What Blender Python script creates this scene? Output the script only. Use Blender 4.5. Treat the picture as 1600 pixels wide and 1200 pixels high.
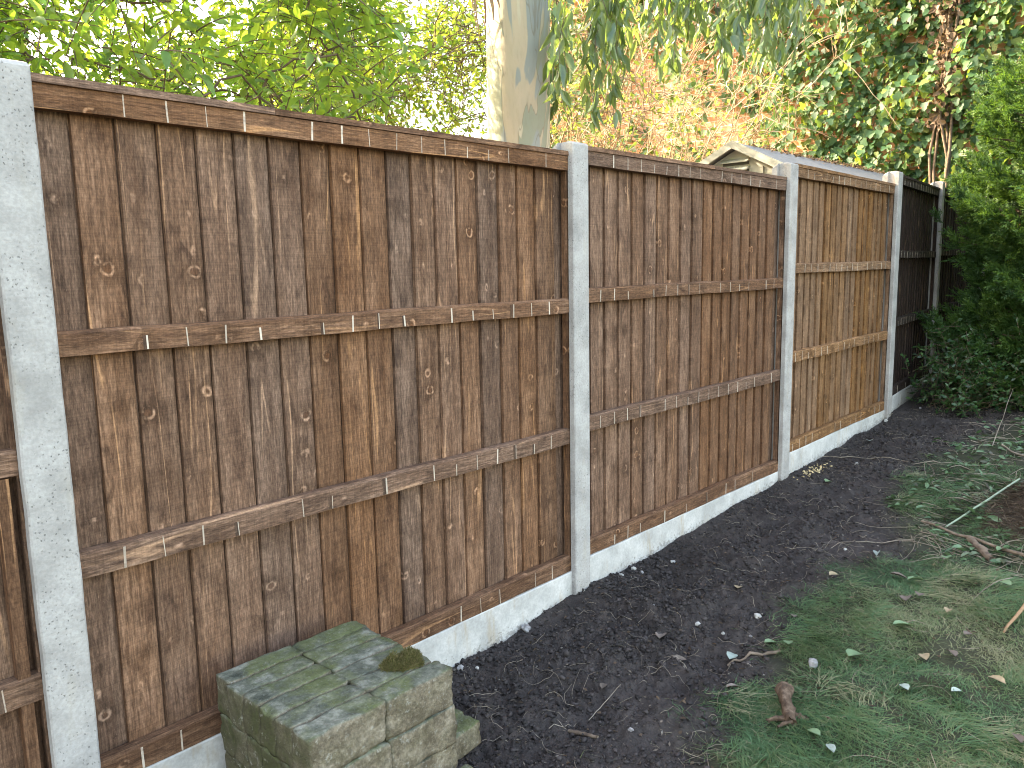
import bpy, bmesh, math, random
import numpy as np
from mathutils import Matrix, Vector

for o in list(bpy.data.objects): bpy.data.objects.remove(o)
S = bpy.context.scene
COL = S.collection
rng = np.random.default_rng(7)
random.seed(7)
R = math.radians

# ------------------------------------------------------------------ camera
CAM = np.array([-.5966, -1.8876, 1.5934]); YAW, PIT, ROL, FPX = .8214, .1457, -.0193, 1250.4
def cam_axes():
    fw = np.array([math.sin(YAW)*math.cos(PIT), math.cos(YAW)*math.cos(PIT), -math.sin(PIT)])
    r = np.array([math.cos(YAW), -math.sin(YAW), 0]); u = np.cross(r, fw)
    c, s = math.cos(ROL), math.sin(ROL)
    return c*r+s*u, -s*r+c*u, fw
AR, AU, AF = cam_axes()
cd = bpy.data.cameras.new('camera'); cam = bpy.data.objects.new('camera', cd); COL.objects.link(cam)
cd.sensor_width = 36; cd.lens = 36*FPX/1600; cd.clip_start = .05; cd.clip_end = 500
M = Matrix([[AR[i], AU[i], -AF[i], CAM[i]] for i in range(3)]+[[0, 0, 0, 1]])
cam.matrix_world = M
S.camera = cam
def at(u, v, d):
    """world point at distance d along the sight line of photo position (u, v)"""
    q = AF + AR*(u-800)/FPX - AU*(v-600)/FPX
    return CAM + q/np.linalg.norm(q)*d

# ------------------------------------------------------------------ light
SUN_AZ, SUN_EL = R(-25), R(31)       # azimuth clockwise from +y
sdir = Vector((math.sin(SUN_AZ)*math.cos(SUN_EL), math.cos(SUN_AZ)*math.cos(SUN_EL), math.sin(SUN_EL)))
w = bpy.data.worlds.new('World'); S.world = w; w.use_nodes = True
nt = w.node_tree; nt.nodes.clear()
sky = nt.nodes.new('ShaderNodeTexSky'); sky.sky_type = 'NISHITA'; sky.sun_disc = False
sky.sun_elevation = SUN_EL; sky.sun_rotation = SUN_AZ
sky.air_density = 1.3; sky.dust_density = 3.5; sky.ozone_density = 1.0
bg = nt.nodes.new('ShaderNodeBackground'); bg.inputs[1].default_value = .15
wo = nt.nodes.new('ShaderNodeOutputWorld')
nt.links.new(sky.outputs[0], bg.inputs[0]); nt.links.new(bg.outputs[0], wo.inputs[0])
ld = bpy.data.lights.new('sun', 'SUN'); ld.energy = 2.7; ld.angle = R(.5); ld.color = (1, .93, .82)
lo = bpy.data.objects.new('sun', ld); COL.objects.link(lo)
lo.rotation_euler = sdir.to_track_quat('Z', 'Y').to_euler()
S.view_settings.view_transform = 'Standard'; S.view_settings.look = 'None'
S.view_settings.gamma = 1; S.view_settings.exposure = 3.36
S.view_settings.use_white_balance = True; S.view_settings.white_balance_temperature = 8000; S.view_settings.white_balance_tint = 12
S.render.engine = 'CYCLES'
S.cycles.pixel_filter_type = 'BLACKMAN_HARRIS'; S.cycles.filter_width = 1.05
S.cycles.max_bounces = 8; S.cycles.transparent_max_bounces = 8

# ------------------------------------------------------------------ numpy noise
def _h(ix, iy, iz, s):
    n = (ix*374761393 + iy*668265263 + iz*2147483647 + s*1274126177) & 0xffffffff
    n = ((n ^ (n >> 13))*1274126177) & 0xffffffff
    n = n ^ (n >> 16)
    return (n & 0xffff)/65535.0
def vnoise(x, y, z=0, s=0):
    x = np.asarray(x, float); y = np.asarray(y, float); z = np.zeros_like(x)+z
    ix, iy, iz = [np.floor(a).astype(np.int64) for a in (x, y, z)]
    fx, fy, fz = x-ix, y-iy, z-iz
    fx, fy, fz = [a*a*(3-2*a) for a in (fx, fy, fz)]
    r = 0
    for dx in (0, 1):
        for dy in (0, 1):
            for dz in (0, 1):
                r = r + _h(ix+dx, iy+dy, iz+dz, s)*(fx if dx else 1-fx)*(fy if dy else 1-fy)*(fz if dz else 1-fz)
    return r*2-1
def fbm(x, y, z=0, o=4, s=0):
    a, t, f = 1.0, 0, 1.0
    for i in range(o):
        t = t + a*vnoise(np.asarray(x)*f, np.asarray(y)*f, np.asarray(z)*f, s+i); a *= .5; f *= 2.03
    return t

# ------------------------------------------------------------------ objects
def tag(o, label=None, cat=None, group=None, kind=None):
    if label: o['label'] = label
    if cat: o['category'] = cat
    if group: o['group'] = group
    if kind: o['kind'] = kind
    return o
def empty(name, loc=(0, 0, 0), rz=0):
    o = bpy.data.objects.new(name, None); COL.objects.link(o); o.location = loc; o.rotation_euler = (0, 0, rz)
    o.empty_display_size = .1
    return o
def link_mesh(name, me, mat, parent=None):
    o = bpy.data.objects.new(name, me); COL.objects.link(o)
    if mat: me.materials.append(mat)
    if parent: o.parent = parent
    return o
def np_mesh(name, V, F, mat, parent=None, attrs=None, smooth=False, uv=None):
    """V (n,3); F list of int arrays (m,k); attrs {name: per-vertex float}; uv (n,2) per vertex"""
    if not isinstance(F, (list, tuple)): F = [F]
    F = [np.asarray(f, np.int32) for f in F if len(f)]
    me = bpy.data.meshes.new(name)
    nl = sum(f.size for f in F); nf = sum(len(f) for f in F)
    me.vertices.add(len(V)); me.vertices.foreach_set('co', np.asarray(V, np.float32).ravel())
    me.loops.add(nl); me.polygons.add(nf)
    li = np.concatenate([f.ravel() for f in F])
    me.loops.foreach_set('vertex_index', li)
    tot = np.concatenate([np.full(len(f), f.shape[1], np.int32) for f in F])
    st = np.concatenate([[0], np.cumsum(tot)[:-1]]).astype(np.int32)
    me.polygons.foreach_set('loop_start', st)
    me.polygons.foreach_set('loop_total', tot)
    if smooth: me.polygons.foreach_set('use_smooth', np.ones(nf, bool))
    me.update(calc_edges=True); me.validate(verbose=False)
    if attrs:
        for k, a in attrs.items():
            at_ = me.attributes.new(k, 'FLOAT', 'POINT'); at_.data.foreach_set('value', np.asarray(a, np.float32))
    if uv is not None:
        l = me.uv_layers.new(name='UVMap'); l.data.foreach_set('uv', np.asarray(uv, np.float32)[li].ravel())
    return link_mesh(name, me, mat, parent)

class MB:
    """collects boxes into one mesh with per-vertex attributes rnd, pale and a metre uv"""
    def __init__(s): s.V = []; s.F = []; s.U = []; s.A = []; s.P = []; s.n = 0
    def quad(s, pts, uvs, rnd=0, pale=0):
        s.V += [tuple(p) for p in pts]; s.U += uvs; s.A += [rnd]*4; s.P += [pale]*4
        s.F.append([s.n, s.n+1, s.n+2, s.n+3]); s.n += 4
    def hexa(s, c, rnd=0, pale=0, along='z', off=(0, 0)):
        """c: 8 corners, bottom 4 ccw then top 4"""
        c = [np.array(p, float) for p in c]
        a = {'x': 0, 'y': 1, 'z': 2}[along]; b = [i for i in (0, 1, 2) if i != a]
        for f in ((3, 2, 1, 0), (4, 5, 6, 7), (0, 1, 5, 4), (1, 2, 6, 5), (2, 3, 7, 6), (3, 0, 4, 7)):
            pts = [c[i] for i in f]
            ext = [max(p[i] for p in pts)-min(p[i] for p in pts) for i in b]
            bb = b[0] if ext[0] >= ext[1] else b[1]
            s.quad(pts, [(p[bb]-c[0][bb]+off[0], p[a]+off[1]) for p in pts], rnd, pale)
    def box(s, x0, x1, y0, y1, z0, z1, **k):
        s.hexa([(x0, y0, z0), (x1, y0, z0), (x1, y1, z0), (x0, y1, z0), (x0, y0, z1), (x1, y0, z1), (x1, y1, z1), (x0, y1, z1)], **k)
    def build(s, name, mat, parent=None, bevel=0):
        o = np_mesh(name, np.array(s.V), [np.array(s.F)], mat, parent, {'rnd': s.A, 'pale': s.P}, uv=np.array(s.U))
        return o
def tubes(lines, rads, sides=5):
    """polylines (list of (k,3)), radii (list of (k,)) -> V, F"""
    V = []; F = []; n = 0
    an = np.arange(sides)/sides*2*np.pi
    for p, r in zip(lines, rads):
        p = np.asarray(p, float); r = np.asarray(r, float); k = len(p)
        t = np.gradient(p, axis=0); t /= np.linalg.norm(t, axis=1, keepdims=True)+1e-9
        ref = np.array([.13, .21, .97]) if abs(t[0, 2]) < .8 else np.array([.97, .1, .2])
        a = np.cross(t, ref); a /= np.linalg.norm(a, axis=1, keepdims=True)+1e-9
        b = np.cross(t, a)
        ring = p[:, None]+r[:, None, None]*(np.cos(an)[None, :, None]*a[:, None]+np.sin(an)[None, :, None]*b[:, None])
        V.append(ring.reshape(-1, 3))
        i = np.arange(k-1)[:, None]*sides; j = np.arange(sides)[None]; j2 = (j+1) % sides
        F.append((np.stack([i+j, i+j2, i+sides+j2, i+sides+j], -1)+n).reshape(-1, 4)); n += k*sides
    return np.concatenate(V), np.concatenate(F)

LEAF = {}
def leaf_tpl(kind):
    if kind == 'oval':
        ts = [0, .22, .5, .78, 1]; ws = [0, .8, 1, .62, 0]
    elif kind == 'long':
        ts = [0, .18, .45, .75, 1]; ws = [0, .75, 1, .55, 0]
    elif kind == 'tri':
        V = np.array([(0, 0, 0), (-.5, .5, .06), (0, 1, 0), (.5, .5, .06)]); return V, [np.array([[0, 2, 1], [0, 3, 2]])]
    elif kind == 'ivy':
        P = [(0, 0), (.42, .02), (.5, .35), (.3, .5), (.26, .8), (0, 1), (-.26, .8), (-.3, .5), (-.5, .35), (-.42, .02)]
        V = np.array([(x, y, .10*abs(x)*2-.06*y*y) for x, y in P]+[(0, .4, 0)])
        return V, [np.array([[10, i, (i+1) % 10] for i in range(10)])]
    V = [(0, 0, 0)]
    for t, w_ in list(zip(ts, ws))[1:-1]:
        for sx in (-.5, 0, .5): V.append((sx*w_, t, (abs(sx)*.25*w_) - .18*t*t))
    V.append((0, 1, -.18)); V = np.array(V)
    tri = [[0, 2, 1], [0, 3, 2], [7, 8, 10], [8, 9, 10]]
    q = []
    for a in (1, 4):
        q += [[a, a+1, a+4, a+3], [a+1, a+2, a+5, a+4]]
    return V, [np.array(tri), np.array(q)]
def unit(a): return a/(np.linalg.norm(a, axis=-1, keepdims=True)+1e-9)
def leaves(P, D, Nn, L, W, kind='oval', curl=1.0):
    """instances of a leaf: base P, direction D, normal Nn -> V, F, rnd"""
    T, F = leaf_tpl(kind); n = len(P)
    D = unit(D); X = unit(np.cross(D, Nn)); Z = np.cross(X, D)
    L = np.broadcast_to(L, (n,)); W = np.broadcast_to(W, (n,))
    V = (P[:, None]+T[None, :, 0, None]*W[:, None, None]*X[:, None]+T[None, :, 1, None]*L[:, None, None]*D[:, None]
         + T[None, :, 2, None]*(W if kind in ('ivy',) else (L*curl))[:, None, None]*Z[:, None])
    off = (np.arange(n)*len(T))
    FF = [(f[None]+off[:, None, None]).reshape(-1, f.shape[1]) for f in F]
    return V.reshape(-1, 3), FF, np.repeat(rng.random(n), len(T))

def rdir(n, zb=0.0):
    d = rng.normal(size=(n, 3)); d[:, 2] += zb; return unit(d)

# ------------------------------------------------------------------ materials
class MT:
    def __init__(s, name):
        s.m = bpy.data.materials.new(name); s.m.use_nodes = True; s.t = s.m.node_tree; s.t.nodes.clear()
        s.out = s.n('OutputMaterial'); s.b = s.n('BsdfPrincipled'); s.l(s.b.outputs[0], s.out.inputs[0])
    def n(s, t, **k):
        x = s.t.nodes.new('ShaderNode'+t)
        for a, b in k.items(): setattr(x, a, b)
        return x
    def l(s, a, b): s.t.links.new(a, b)
    def val(s, sock, v):
        if hasattr(v, 'is_linked') or isinstance(v, bpy.types.NodeSocket): s.l(v, sock)
        else: sock.default_value = v
    def math(s, op, a, b=0, c=None, clamp=False):
        x = s.n('Math', operation=op, use_clamp=clamp); s.val(x.inputs[0], a); s.val(x.inputs[1], b)
        if c is not None: s.val(x.inputs[2], c)
        return x.outputs[0]
    def mix(s, f, a, b, bt='MIX'):
        x = s.n('MixRGB', blend_type=bt); s.val(x.inputs[0], f)
        for i, c in ((1, a), (2, b)):
            if isinstance(c, tuple): c = (*c, 1) if len(c) == 3 else c
            s.val(x.inputs[i], c)
        return x.outputs[0]
    def ramp(s, f, stops, interp='LINEAR'):
        x = s.n('ValToRGB'); s.l(f, x.inputs[0]); e = x.color_ramp.elements; x.color_ramp.interpolation = interp
        while len(e) < len(stops): e.new(.5)
        for el, (p, c) in zip(e, stops):
            el.position = p; el.color = (c, c, c, 1) if isinstance(c, (int, float)) else (*c, 1)
        return x.outputs[0]
    def noise(s, vec=None, scale=5, detail=4, rough=.55, dist=0):
        x = s.n('TexNoise'); x.inputs['Scale'].default_value = scale; x.inputs['Detail'].default_value = detail
        x.inputs['Roughness'].default_value = rough; x.inputs['Distortion'].default_value = dist
        if vec is not None: s.l(vec, x.inputs['Vector'])
        return x.outputs[0]
    def vmul(s, vec, sc, loc=None):
        x = s.n('Mapping'); s.l(vec, x.inputs[0]); x.inputs['Scale'].default_value = sc
        if loc is not None: s.val(x.inputs['Location'], loc)
        return x.outputs[0]
    def obj(s): return s.n('TexCoord').outputs['Object']
    def pos(s): return s.n('NewGeometry').outputs['Position']
    def attr(s, nm): return s.n('Attribute', attribute_name=nm).outputs['Fac']
    def bump(s, h, st=.3, d=.01):
        x = s.n('Bump'); x.inputs['Strength'].default_value = st; x.inputs['Distance'].default_value = d
        s.l(h, x.inputs['Height']); s.l(x.outputs[0], s.b.inputs['Normal']); return x
    def set(s, col=None, rough=None, spec=None):
        if col is not None: s.val(s.b.inputs['Base Color'], (*col, 1) if isinstance(col, tuple) else col)
        if rough is not None: s.val(s.b.inputs['Roughness'], rough)
        if spec is not None: s.b.inputs['Specular IOR Level'].default_value = spec
        return s.m

def mat_wood(name, dark, mid, light, tint=1.0):
    m = MT(name)
    uvn = m.n('UVMap').outputs[0]; rnd = m.attr('rnd'); pale = m.attr('pale')
    cx = m.n('CombineXYZ'); m.l(m.math('MULTIPLY', rnd, 7.3), cx.inputs[0]); m.l(m.math('MULTIPLY', rnd, 91.7), cx.inputs[1])
    m.l(m.math('MULTIPLY', rnd, 13.0), cx.inputs[2])
    va = m.n('VectorMath', operation='ADD'); m.l(uvn, va.inputs[0]); m.l(cx.outputs[0], va.inputs[1]); V = va.outputs[0]
    fine = m.noise(m.vmul(V, (190, 7, 1)), 1, 3, .6)
    fine2 = m.noise(m.vmul(V, (420, 130, 1)), 1, 2, .6)
    med = m.noise(m.vmul(V, (34, 1.3, 1)), 1, 4, .6, .6)
    big = m.noise(m.vmul(V, (9, 2.6, 1)), 1, 3, .55)
    blot = m.noise(m.vmul(V, (26, 9, 1)), 1, 3, .6, .8)
    # knots
    def knots(sc, fl, thr):
        vo = m.n('TexVoronoi', feature='F1'); vo.inputs['Scale'].default_value = 1; vo.inputs['Randomness'].default_value = .9
        vm = m.n('VectorMath', operation='ADD'); m.l(m.vmul(V, (sc, sc*fl, 1)), vm.inputs[0])
        w_ = m.n('TexNoise'); w_.inputs['Scale'].default_value = 25; m.l(V, w_.inputs['Vector'])
        ws = m.n('VectorMath', operation='SCALE'); m.l(w_.outputs['Color'], ws.inputs[0]); ws.inputs['Scale'].default_value = .18
        m.l(ws.outputs[0], vm.inputs[1]); m.l(vm.outputs[0], vo.inputs['Vector'])
        sel = m.math('GREATER_THAN', m.n('SeparateColor').outputs[0], thr-.08)
        sc_ = sel.node.inputs[0].links[0].from_node; m.l(vo.outputs['Color'], sc_.inputs[0])
        return vo.outputs['Distance'], sel
    d, sel = knots(10, 1.05, .72)
    d2, sel2 = knots(19, .6, .78)
    brk = m.ramp(m.noise(V, 38, 2, .6), [(.42, 0), (.6, 1)])
    halo = m.math('MULTIPLY', m.math('MULTIPLY', m.ramp(d, [(.12, 1), (.55, 0)]), sel), m.ramp(m.noise(V, 22, 3, .6), [(.35, .4), (.6, 1)]))
    ring = m.math('MULTIPLY', m.math('MULTIPLY', m.ramp(d, [(.10, 0), (.135, 1), (.155, 1), (.20, 0)]), sel), brk)
    core = m.math('MULTIPLY', m.ramp(d, [(.06, 1), (.12, 0)]), sel)
    ring2 = m.math('MULTIPLY', m.math('MULTIPLY', m.ramp(d2, [(.05, 0), (.11, 1), (.2, 0)]), sel2), brk)
    rough_ = m.noise(m.vmul(V, (210, 48, 1)), 1, 3, .7)
    saw = m.noise(m.vmul(V, (8, 260, 1)), 1, 2, .6)
    # cathedral pale streaks: contours of a stretched field
    fld = m.noise(m.vmul(V, (13, .75, 1)), 1, 1.5, .5)
    con = m.math('ABSOLUTE', m.math('SUBTRACT', m.math('FRACT', m.math('MULTIPLY', fld, 7)), .5))
    line = m.ramp(con, [(.0, 1), (.035, .75), (.075, 0)])
    msk = m.ramp(m.noise(m.vmul(V, (20, 2.2, 1), ), 1, 2, .5), [(.52, 0), (.62, 1)])
    streak = m.math('MULTIPLY', line, msk)
    c = m.mix(m.ramp(med, [(.3, 0), (.7, 1)]), dark, mid)
    c = m.mix(m.math('MULTIPLY', m.ramp(big, [(.45, 0), (.75, 1)]), .65), c, light)
    c = m.mix(m.ramp(fine, [(.35, .7), (.6, 0)]), c, (dark[0]*.55, dark[1]*.52, dark[2]*.5))
    c = m.mix(m.ramp(blot, [(.5, 0), (.72, .8)]), c, (dark[0]*.5, dark[1]*.5, dark[2]*.52))
    c = m.mix(m.math('MULTIPLY', halo, .9), c, (dark[0]*.5, dark[1]*.48, dark[2]*.45))
    c = m.mix(m.math('MULTIPLY', ring, .8), c, (light[0]*1.35, light[1]*1.28, light[2]*1.22))
    c = m.mix(m.math('MULTIPLY', ring2, .8), c, (light[0]*1.45, light[1]*1.4, light[2]*1.35))
    c = m.mix(m.math('MULTIPLY', core, .65), c, (mid[0]*.6, mid[1]*.5, mid[2]*.45))
    c = m.mix(m.math('MULTIPLY', streak, .75), c, (light[0]*1.3, light[1]*1.2, light[2]*1.05))
    c = m.mix(m.ramp(fine2, [(.62, 0), (.78, .3)]), c, (light[0]*1.3, light[1]*1.25, light[2]*1.25))
    c = m.mix(1, c, m.ramp(rough_, [(.3, .6), (.5, 1), (.68, 1.45)]), 'MULTIPLY')
    c = m.mix(1, c, m.ramp(saw, [(.3, .84), (.6, 1.06)]), 'MULTIPLY')
    # board to board value
    br = m.math('MULTIPLY_ADD', m.math('FRACT', m.math('MULTIPLY', rnd, 17.3)), .3, .84)
    hs = m.n('HueSaturation'); m.l(c, hs.inputs['Color']); m.l(br, hs.inputs['Value'])
    m.l(m.math('MULTIPLY_ADD', m.math('FRACT', m.math('MULTIPLY', rnd, 5.7)), .3, .97), hs.inputs['Saturation'])
    dk = m.math('MULTIPLY', m.math('MAXIMUM', m.math('MULTIPLY', pale, -1), 0), .7)
    pn = m.math('MULTIPLY', m.math('MAXIMUM', pale, 0), m.ramp(m.noise(V, 60, 3), [(.3, .5), (.48, 1)]))
    c = m.mix(dk, m.mix(pn, hs.outputs[0], (.66, .56, .46)), (.03, .025, .022))
    hgt = m.math('ADD', m.math('MULTIPLY', fine, .6), m.math('MULTIPLY', med, .6))
    hgt = m.math('ADD', hgt, m.math('MULTIPLY', fine2, .35))
    hgt = m.math('ADD', m.math('ADD', hgt, m.math('MULTIPLY', rough_, .5)), m.math('MULTIPLY', halo, .5))
    m.bump(hgt, .8, .004)
    return m.set(c, m.ramp(fine, [(.3, .7), (.7, .9)]), .18)

def mat_concrete(name, a, b, stain=(.36, .30, .2), st=.4, pits=True):
    m = MT(name); P = m.pos()
    n1 = m.noise(P, 9, 5, .6); n2 = m.noise(P, 120, 3, .6); n3 = m.noise(m.vmul(P, (14, 14, 3.2)), 1, 4, .6)
    c = m.mix(m.ramp(n1, [(.35, 0), (.65, 1)]), a, b)
    c = m.mix(m.ramp(n2, [(.4, .25), (.6, 0)]), c, (a[0]*.6, a[1]*.6, a[2]*.6))
    c = m.mix(m.math('MULTIPLY', m.ramp(n3, [(.56, 0), (.74, 1)]), st), c, stain)
    hh = m.math('MULTIPLY', n2, .4)
    if pits:
        vo = m.n('TexVoronoi', feature='F1'); vo.inputs['Scale'].default_value = 130
        dw = m.n('VectorMath', operation='ADD'); m.l(P, dw.inputs[0]); nn = m.n('TexNoise'); nn.inputs['Scale'].default_value = 90
        sc = m.n('VectorMath', operation='SCALE'); m.l(nn.outputs['Color'], sc.inputs[0]); sc.inputs['Scale'].default_value = .008
        m.l(sc.outputs[0], dw.inputs[1]); m.l(dw.outputs[0], vo.inputs['Vector'])
        sep = m.n('SeparateColor'); m.l(vo.outputs['Color'], sep.inputs[0])
        sel = m.math('MULTIPLY', m.ramp(sep.outputs[0], [(.5, 0), (.54, 1)]), m.ramp(m.noise(P, 7, 2), [(.42, 0), (.56, 1)]))
        pit = m.math('MULTIPLY', m.ramp(vo.outputs['Distance'], [(.16, 1), (.30, 0)]), sel)
        c = m.mix(m.math('MULTIPLY', pit, .75), c, (.09, .085, .08))
        hh = m.math('SUBTRACT', hh, pit)
    hh = m.math('ADD', hh, m.math('MULTIPLY', n1, .8))
    hh = m.math('ADD', hh, m.math('MULTIPLY', m.noise(m.vmul(P, (18, 18, 95)), 1, 3, .6), .5))
    sx = m.n('SeparateXYZ'); m.l(P, sx.inputs[0]); hg = m.math('SUBTRACT', m.math('SUBTRACT', sx.outputs[2], m.math('MULTIPLY', sx.outputs[0], .045)), .19)
    sp_ = m.math('ADD', m.math('MULTIPLY', hg, -9), m.math('MULTIPLY', m.noise(P, 55, 4, .7), 2.1))
    c = m.mix(m.ramp(sp_, [(.95, 0), (1.4, .5)]), c, (.14, .12, .10))
    m.bump(hh, .5, .003)
    return m.set(c, .88, .25)

def mat_leaf(name, cols, trans, tf=.45, rough=.42, spec=.5):
    m = MT(name); r = m.attr('rnd')
    c = m.ramp(r, [(i/(len(cols)-1), k) for i, k in enumerate(cols)])
    c = m.mix(m.ramp(m.noise(m.pos(), 60, 2), [(.35, .25), (.65, 0)]), c, (.02, .03, .012))
    m.set(c, rough, spec)
    tr = m.n('BsdfTranslucent'); tc = m.ramp(m.math('FRACT', m.math('MULTIPLY', r, 7.7)), [(0, trans[0]), (1, trans[1])]); m.l(tc, tr.inputs[0])
    mx = m.n('MixShader'); mx.inputs[0].default_value = tf; m.l(m.b.outputs[0], mx.inputs[1]); m.l(tr.outputs[0], mx.inputs[2])
    m.l(mx.outputs[0], m.out.inputs[0]); return m.m
def mat_var(name, cols, scale=20, rough=.85, bump=.3, bd=.004, spec=.25, stretch=None, rnd=False):
    m = MT(name); P = m.pos()
    if stretch: P = m.vmul(P, stretch)
    n = m.noise(P, scale, 5, .62)
    f = m.ramp(n, [(.28, 0), (.72, 1)])
    if rnd: f = m.math('ADD', m.math('MULTIPLY', f, .4), m.math('MULTIPLY', m.attr('rnd'), .6))
    c = m.ramp(f, [(i/(len(cols)-1), k) for i, k in enumerate(cols)])
    m.bump(n, bump, bd); return m.set(c, rough, spec)

WOOD = mat_wood('brown_stained_wood', (.122, .068, .045), (.222, .133, .091), (.325, .208, .150))
WOOD2 = mat_wood('warm_stained_wood', (.16, .088, .05), (.285, .168, .10), (.40, .25, .16))
WOODD = mat_wood('dark_brown_wood', (.032, .022, .019), (.052, .037, .030), (.08, .057, .045))  # much darker wood colour for the far panels
CONC = mat_concrete('post_concrete', (.285, .27, .255), (.43, .41, .39), st=.3)
BOARD = mat_concrete('gravel_board_concrete', (.38, .37, .35), (.57, .555, .53), (.36, .27, .17), .8, pits=False)

# ------------------------------------------------------------------ ground
def gbase(x, y):
    x = np.asarray(x, float); y = np.asarray(y, float)
    return .19+.045*np.clip(x, -3, 9)
GP = [(1.0, -.99), (1.25, -.86), (1.44, -.83), (1.75, -.86), (1.93, -.74), (2.4, -.75), (2.75, -.70), (3.0, -.9), (3.3, -.78), (3.7, -.6), (4.4, -.5), (5.2, -.62), (6.2, -.8), (9, -.9)]
gx, gy = zip(*GP)
def lawn_edge(x): return np.interp(x, gx, gy, left=-1.15, right=-.9)
def gz(x, y):
    x = np.asarray(x, float); y = np.asarray(y, float)
    near = np.exp(-np.clip(np.abs(y+.3)-2.6, 0, 9))*np.exp(-np.clip(np.abs(x-3)-5, 0, 9))
    soil = 1/(1+np.exp(-(y-lawn_edge(x))*18))
    h = gbase(x, y)+.028*fbm(x*1.7, y*1.7, 0, 3, 3)
    ff = np.clip(-y/.22, .25, 1)
    h = h+soil*near*(.019*ff*fbm(x*8, y*8, 0, 3, 11)+.0105*ff*np.abs(fbm(x*34, y*34, 0, 3, 21))+.004*fbm(x*110, y*110, 0, 2, 31)+.006*ff*fbm(x*55, y*55, 0, 2, 37))
    h = h+(1-soil)*.012*fbm(x*7, y*7, 0, 2, 5)
    return h
def axis(a, b, st, lo, hi):
    fine = np.arange(a, b, st); l = [a]; s_ = st
    while l[-1] > lo: s_ *= 1.25; l.append(l[-1]-s_)
    h = [b]; s_ = st
    while h[-1] < hi: s_ *= 1.25; h.append(h[-1]+s_)
    return np.array(l[::-1][:-1]+list(fine)+h)
X = axis(.6, 7.4, .0105, -150, 150); Y = axis(-1.75, .15, .0095, -150, 150)
gxx, gyy = np.meshgrid(X, Y, indexing='ij')
gzz = gz(gxx, gyy)
ny = len(Y); idx = np.arange(len(X)*ny).reshape(len(X), ny)
gf = np.stack([idx[:-1, :-1], idx[1:, :-1], idx[1:, 1:], idx[:-1, 1:]], -1).reshape(-1, 4)
m = MT('soil_ground'); P = m.pos(); n1 = m.noise(P, 14, 6, .65); n2 = m.noise(P, 160, 4, .65); n3 = m.noise(P, 2.2, 3, .5)
soilm = m.attr('lawn')
c = m.ramp(n1, [(.3, (.015, .012, .0115)), (.5, (.034, .0265, .0245)), (.72, (.07, .055, .049))])
c = m.mix(m.ramp(n2, [(.55, 0), (.8, .6)]), c, (.11, .088, .078))
c = m.mix(m.ramp(n3, [(.45, 0), (.7, .35)]), c, (.075, .064, .06))
g = m.ramp(n1, [(.3, (.02, .022, .012)), (.7, (.045, .05, .025))])
c = m.mix(soilm, c, g)
m.bump(m.math('ADD', n2, m.math('MULTIPLY', n1, 1.2)), .8, .012); SOIL = m.set(c, m.ramp(n1, [(.3, .65), (.6, .95)]), .3)
lawnmask = 1/(1+np.exp((gyy-lawn_edge(gxx)+.05*fbm(gxx*6, gyy*6, 0, 3, 44))*28))
ground = np_mesh('ground', np.stack([gxx, gyy, gzz], -1).reshape(-1, 3), gf, SOIL, attrs={'lawn': lawnmask.ravel()}, smooth=True)
tag(ground, kind='structure')

# ------------------------------------------------------------------ fence
PW = .0945; PT = 2.024
PR = [np.array([-1.88, 0.]), np.array([0., 0.]), np.array([1.88, 0.]), np.array([3.746, -.004]), np.array([5.603, .034]), np.array([7.242, .193]), np.array([9.09, .25])]  # last bay is unseen, added to block the sun from the brick wall
PZ = [-.2, 0, .017, .0875, .1777, .2225, .22]
QZ = [-.25, 0, .0294, .1093, .185, .2]
def fdir(i):
    i = max(0, min(i, len(PR)-2)); d = PR[i+1]-PR[i]; return d/np.linalg.norm(d)
post_labels = {
    0: 'concrete fence post furthest left beside the cut-off end of the brown fence',
    1: 'big pitted concrete fence post nearest the camera at the left edge',
    2: 'concrete fence post in front of the pale tree trunk, between the two widest panels',
    3: 'concrete fence post with a sunlit back edge in front of the grey shed',
    4: 'slim concrete fence post where the brown panels meet the dark panel',
    5: 'farthest concrete fence post, partly hidden by the green conifer',
    6: 'unseen concrete fence post added behind the conifer for the bay shading the house wall'}
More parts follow.
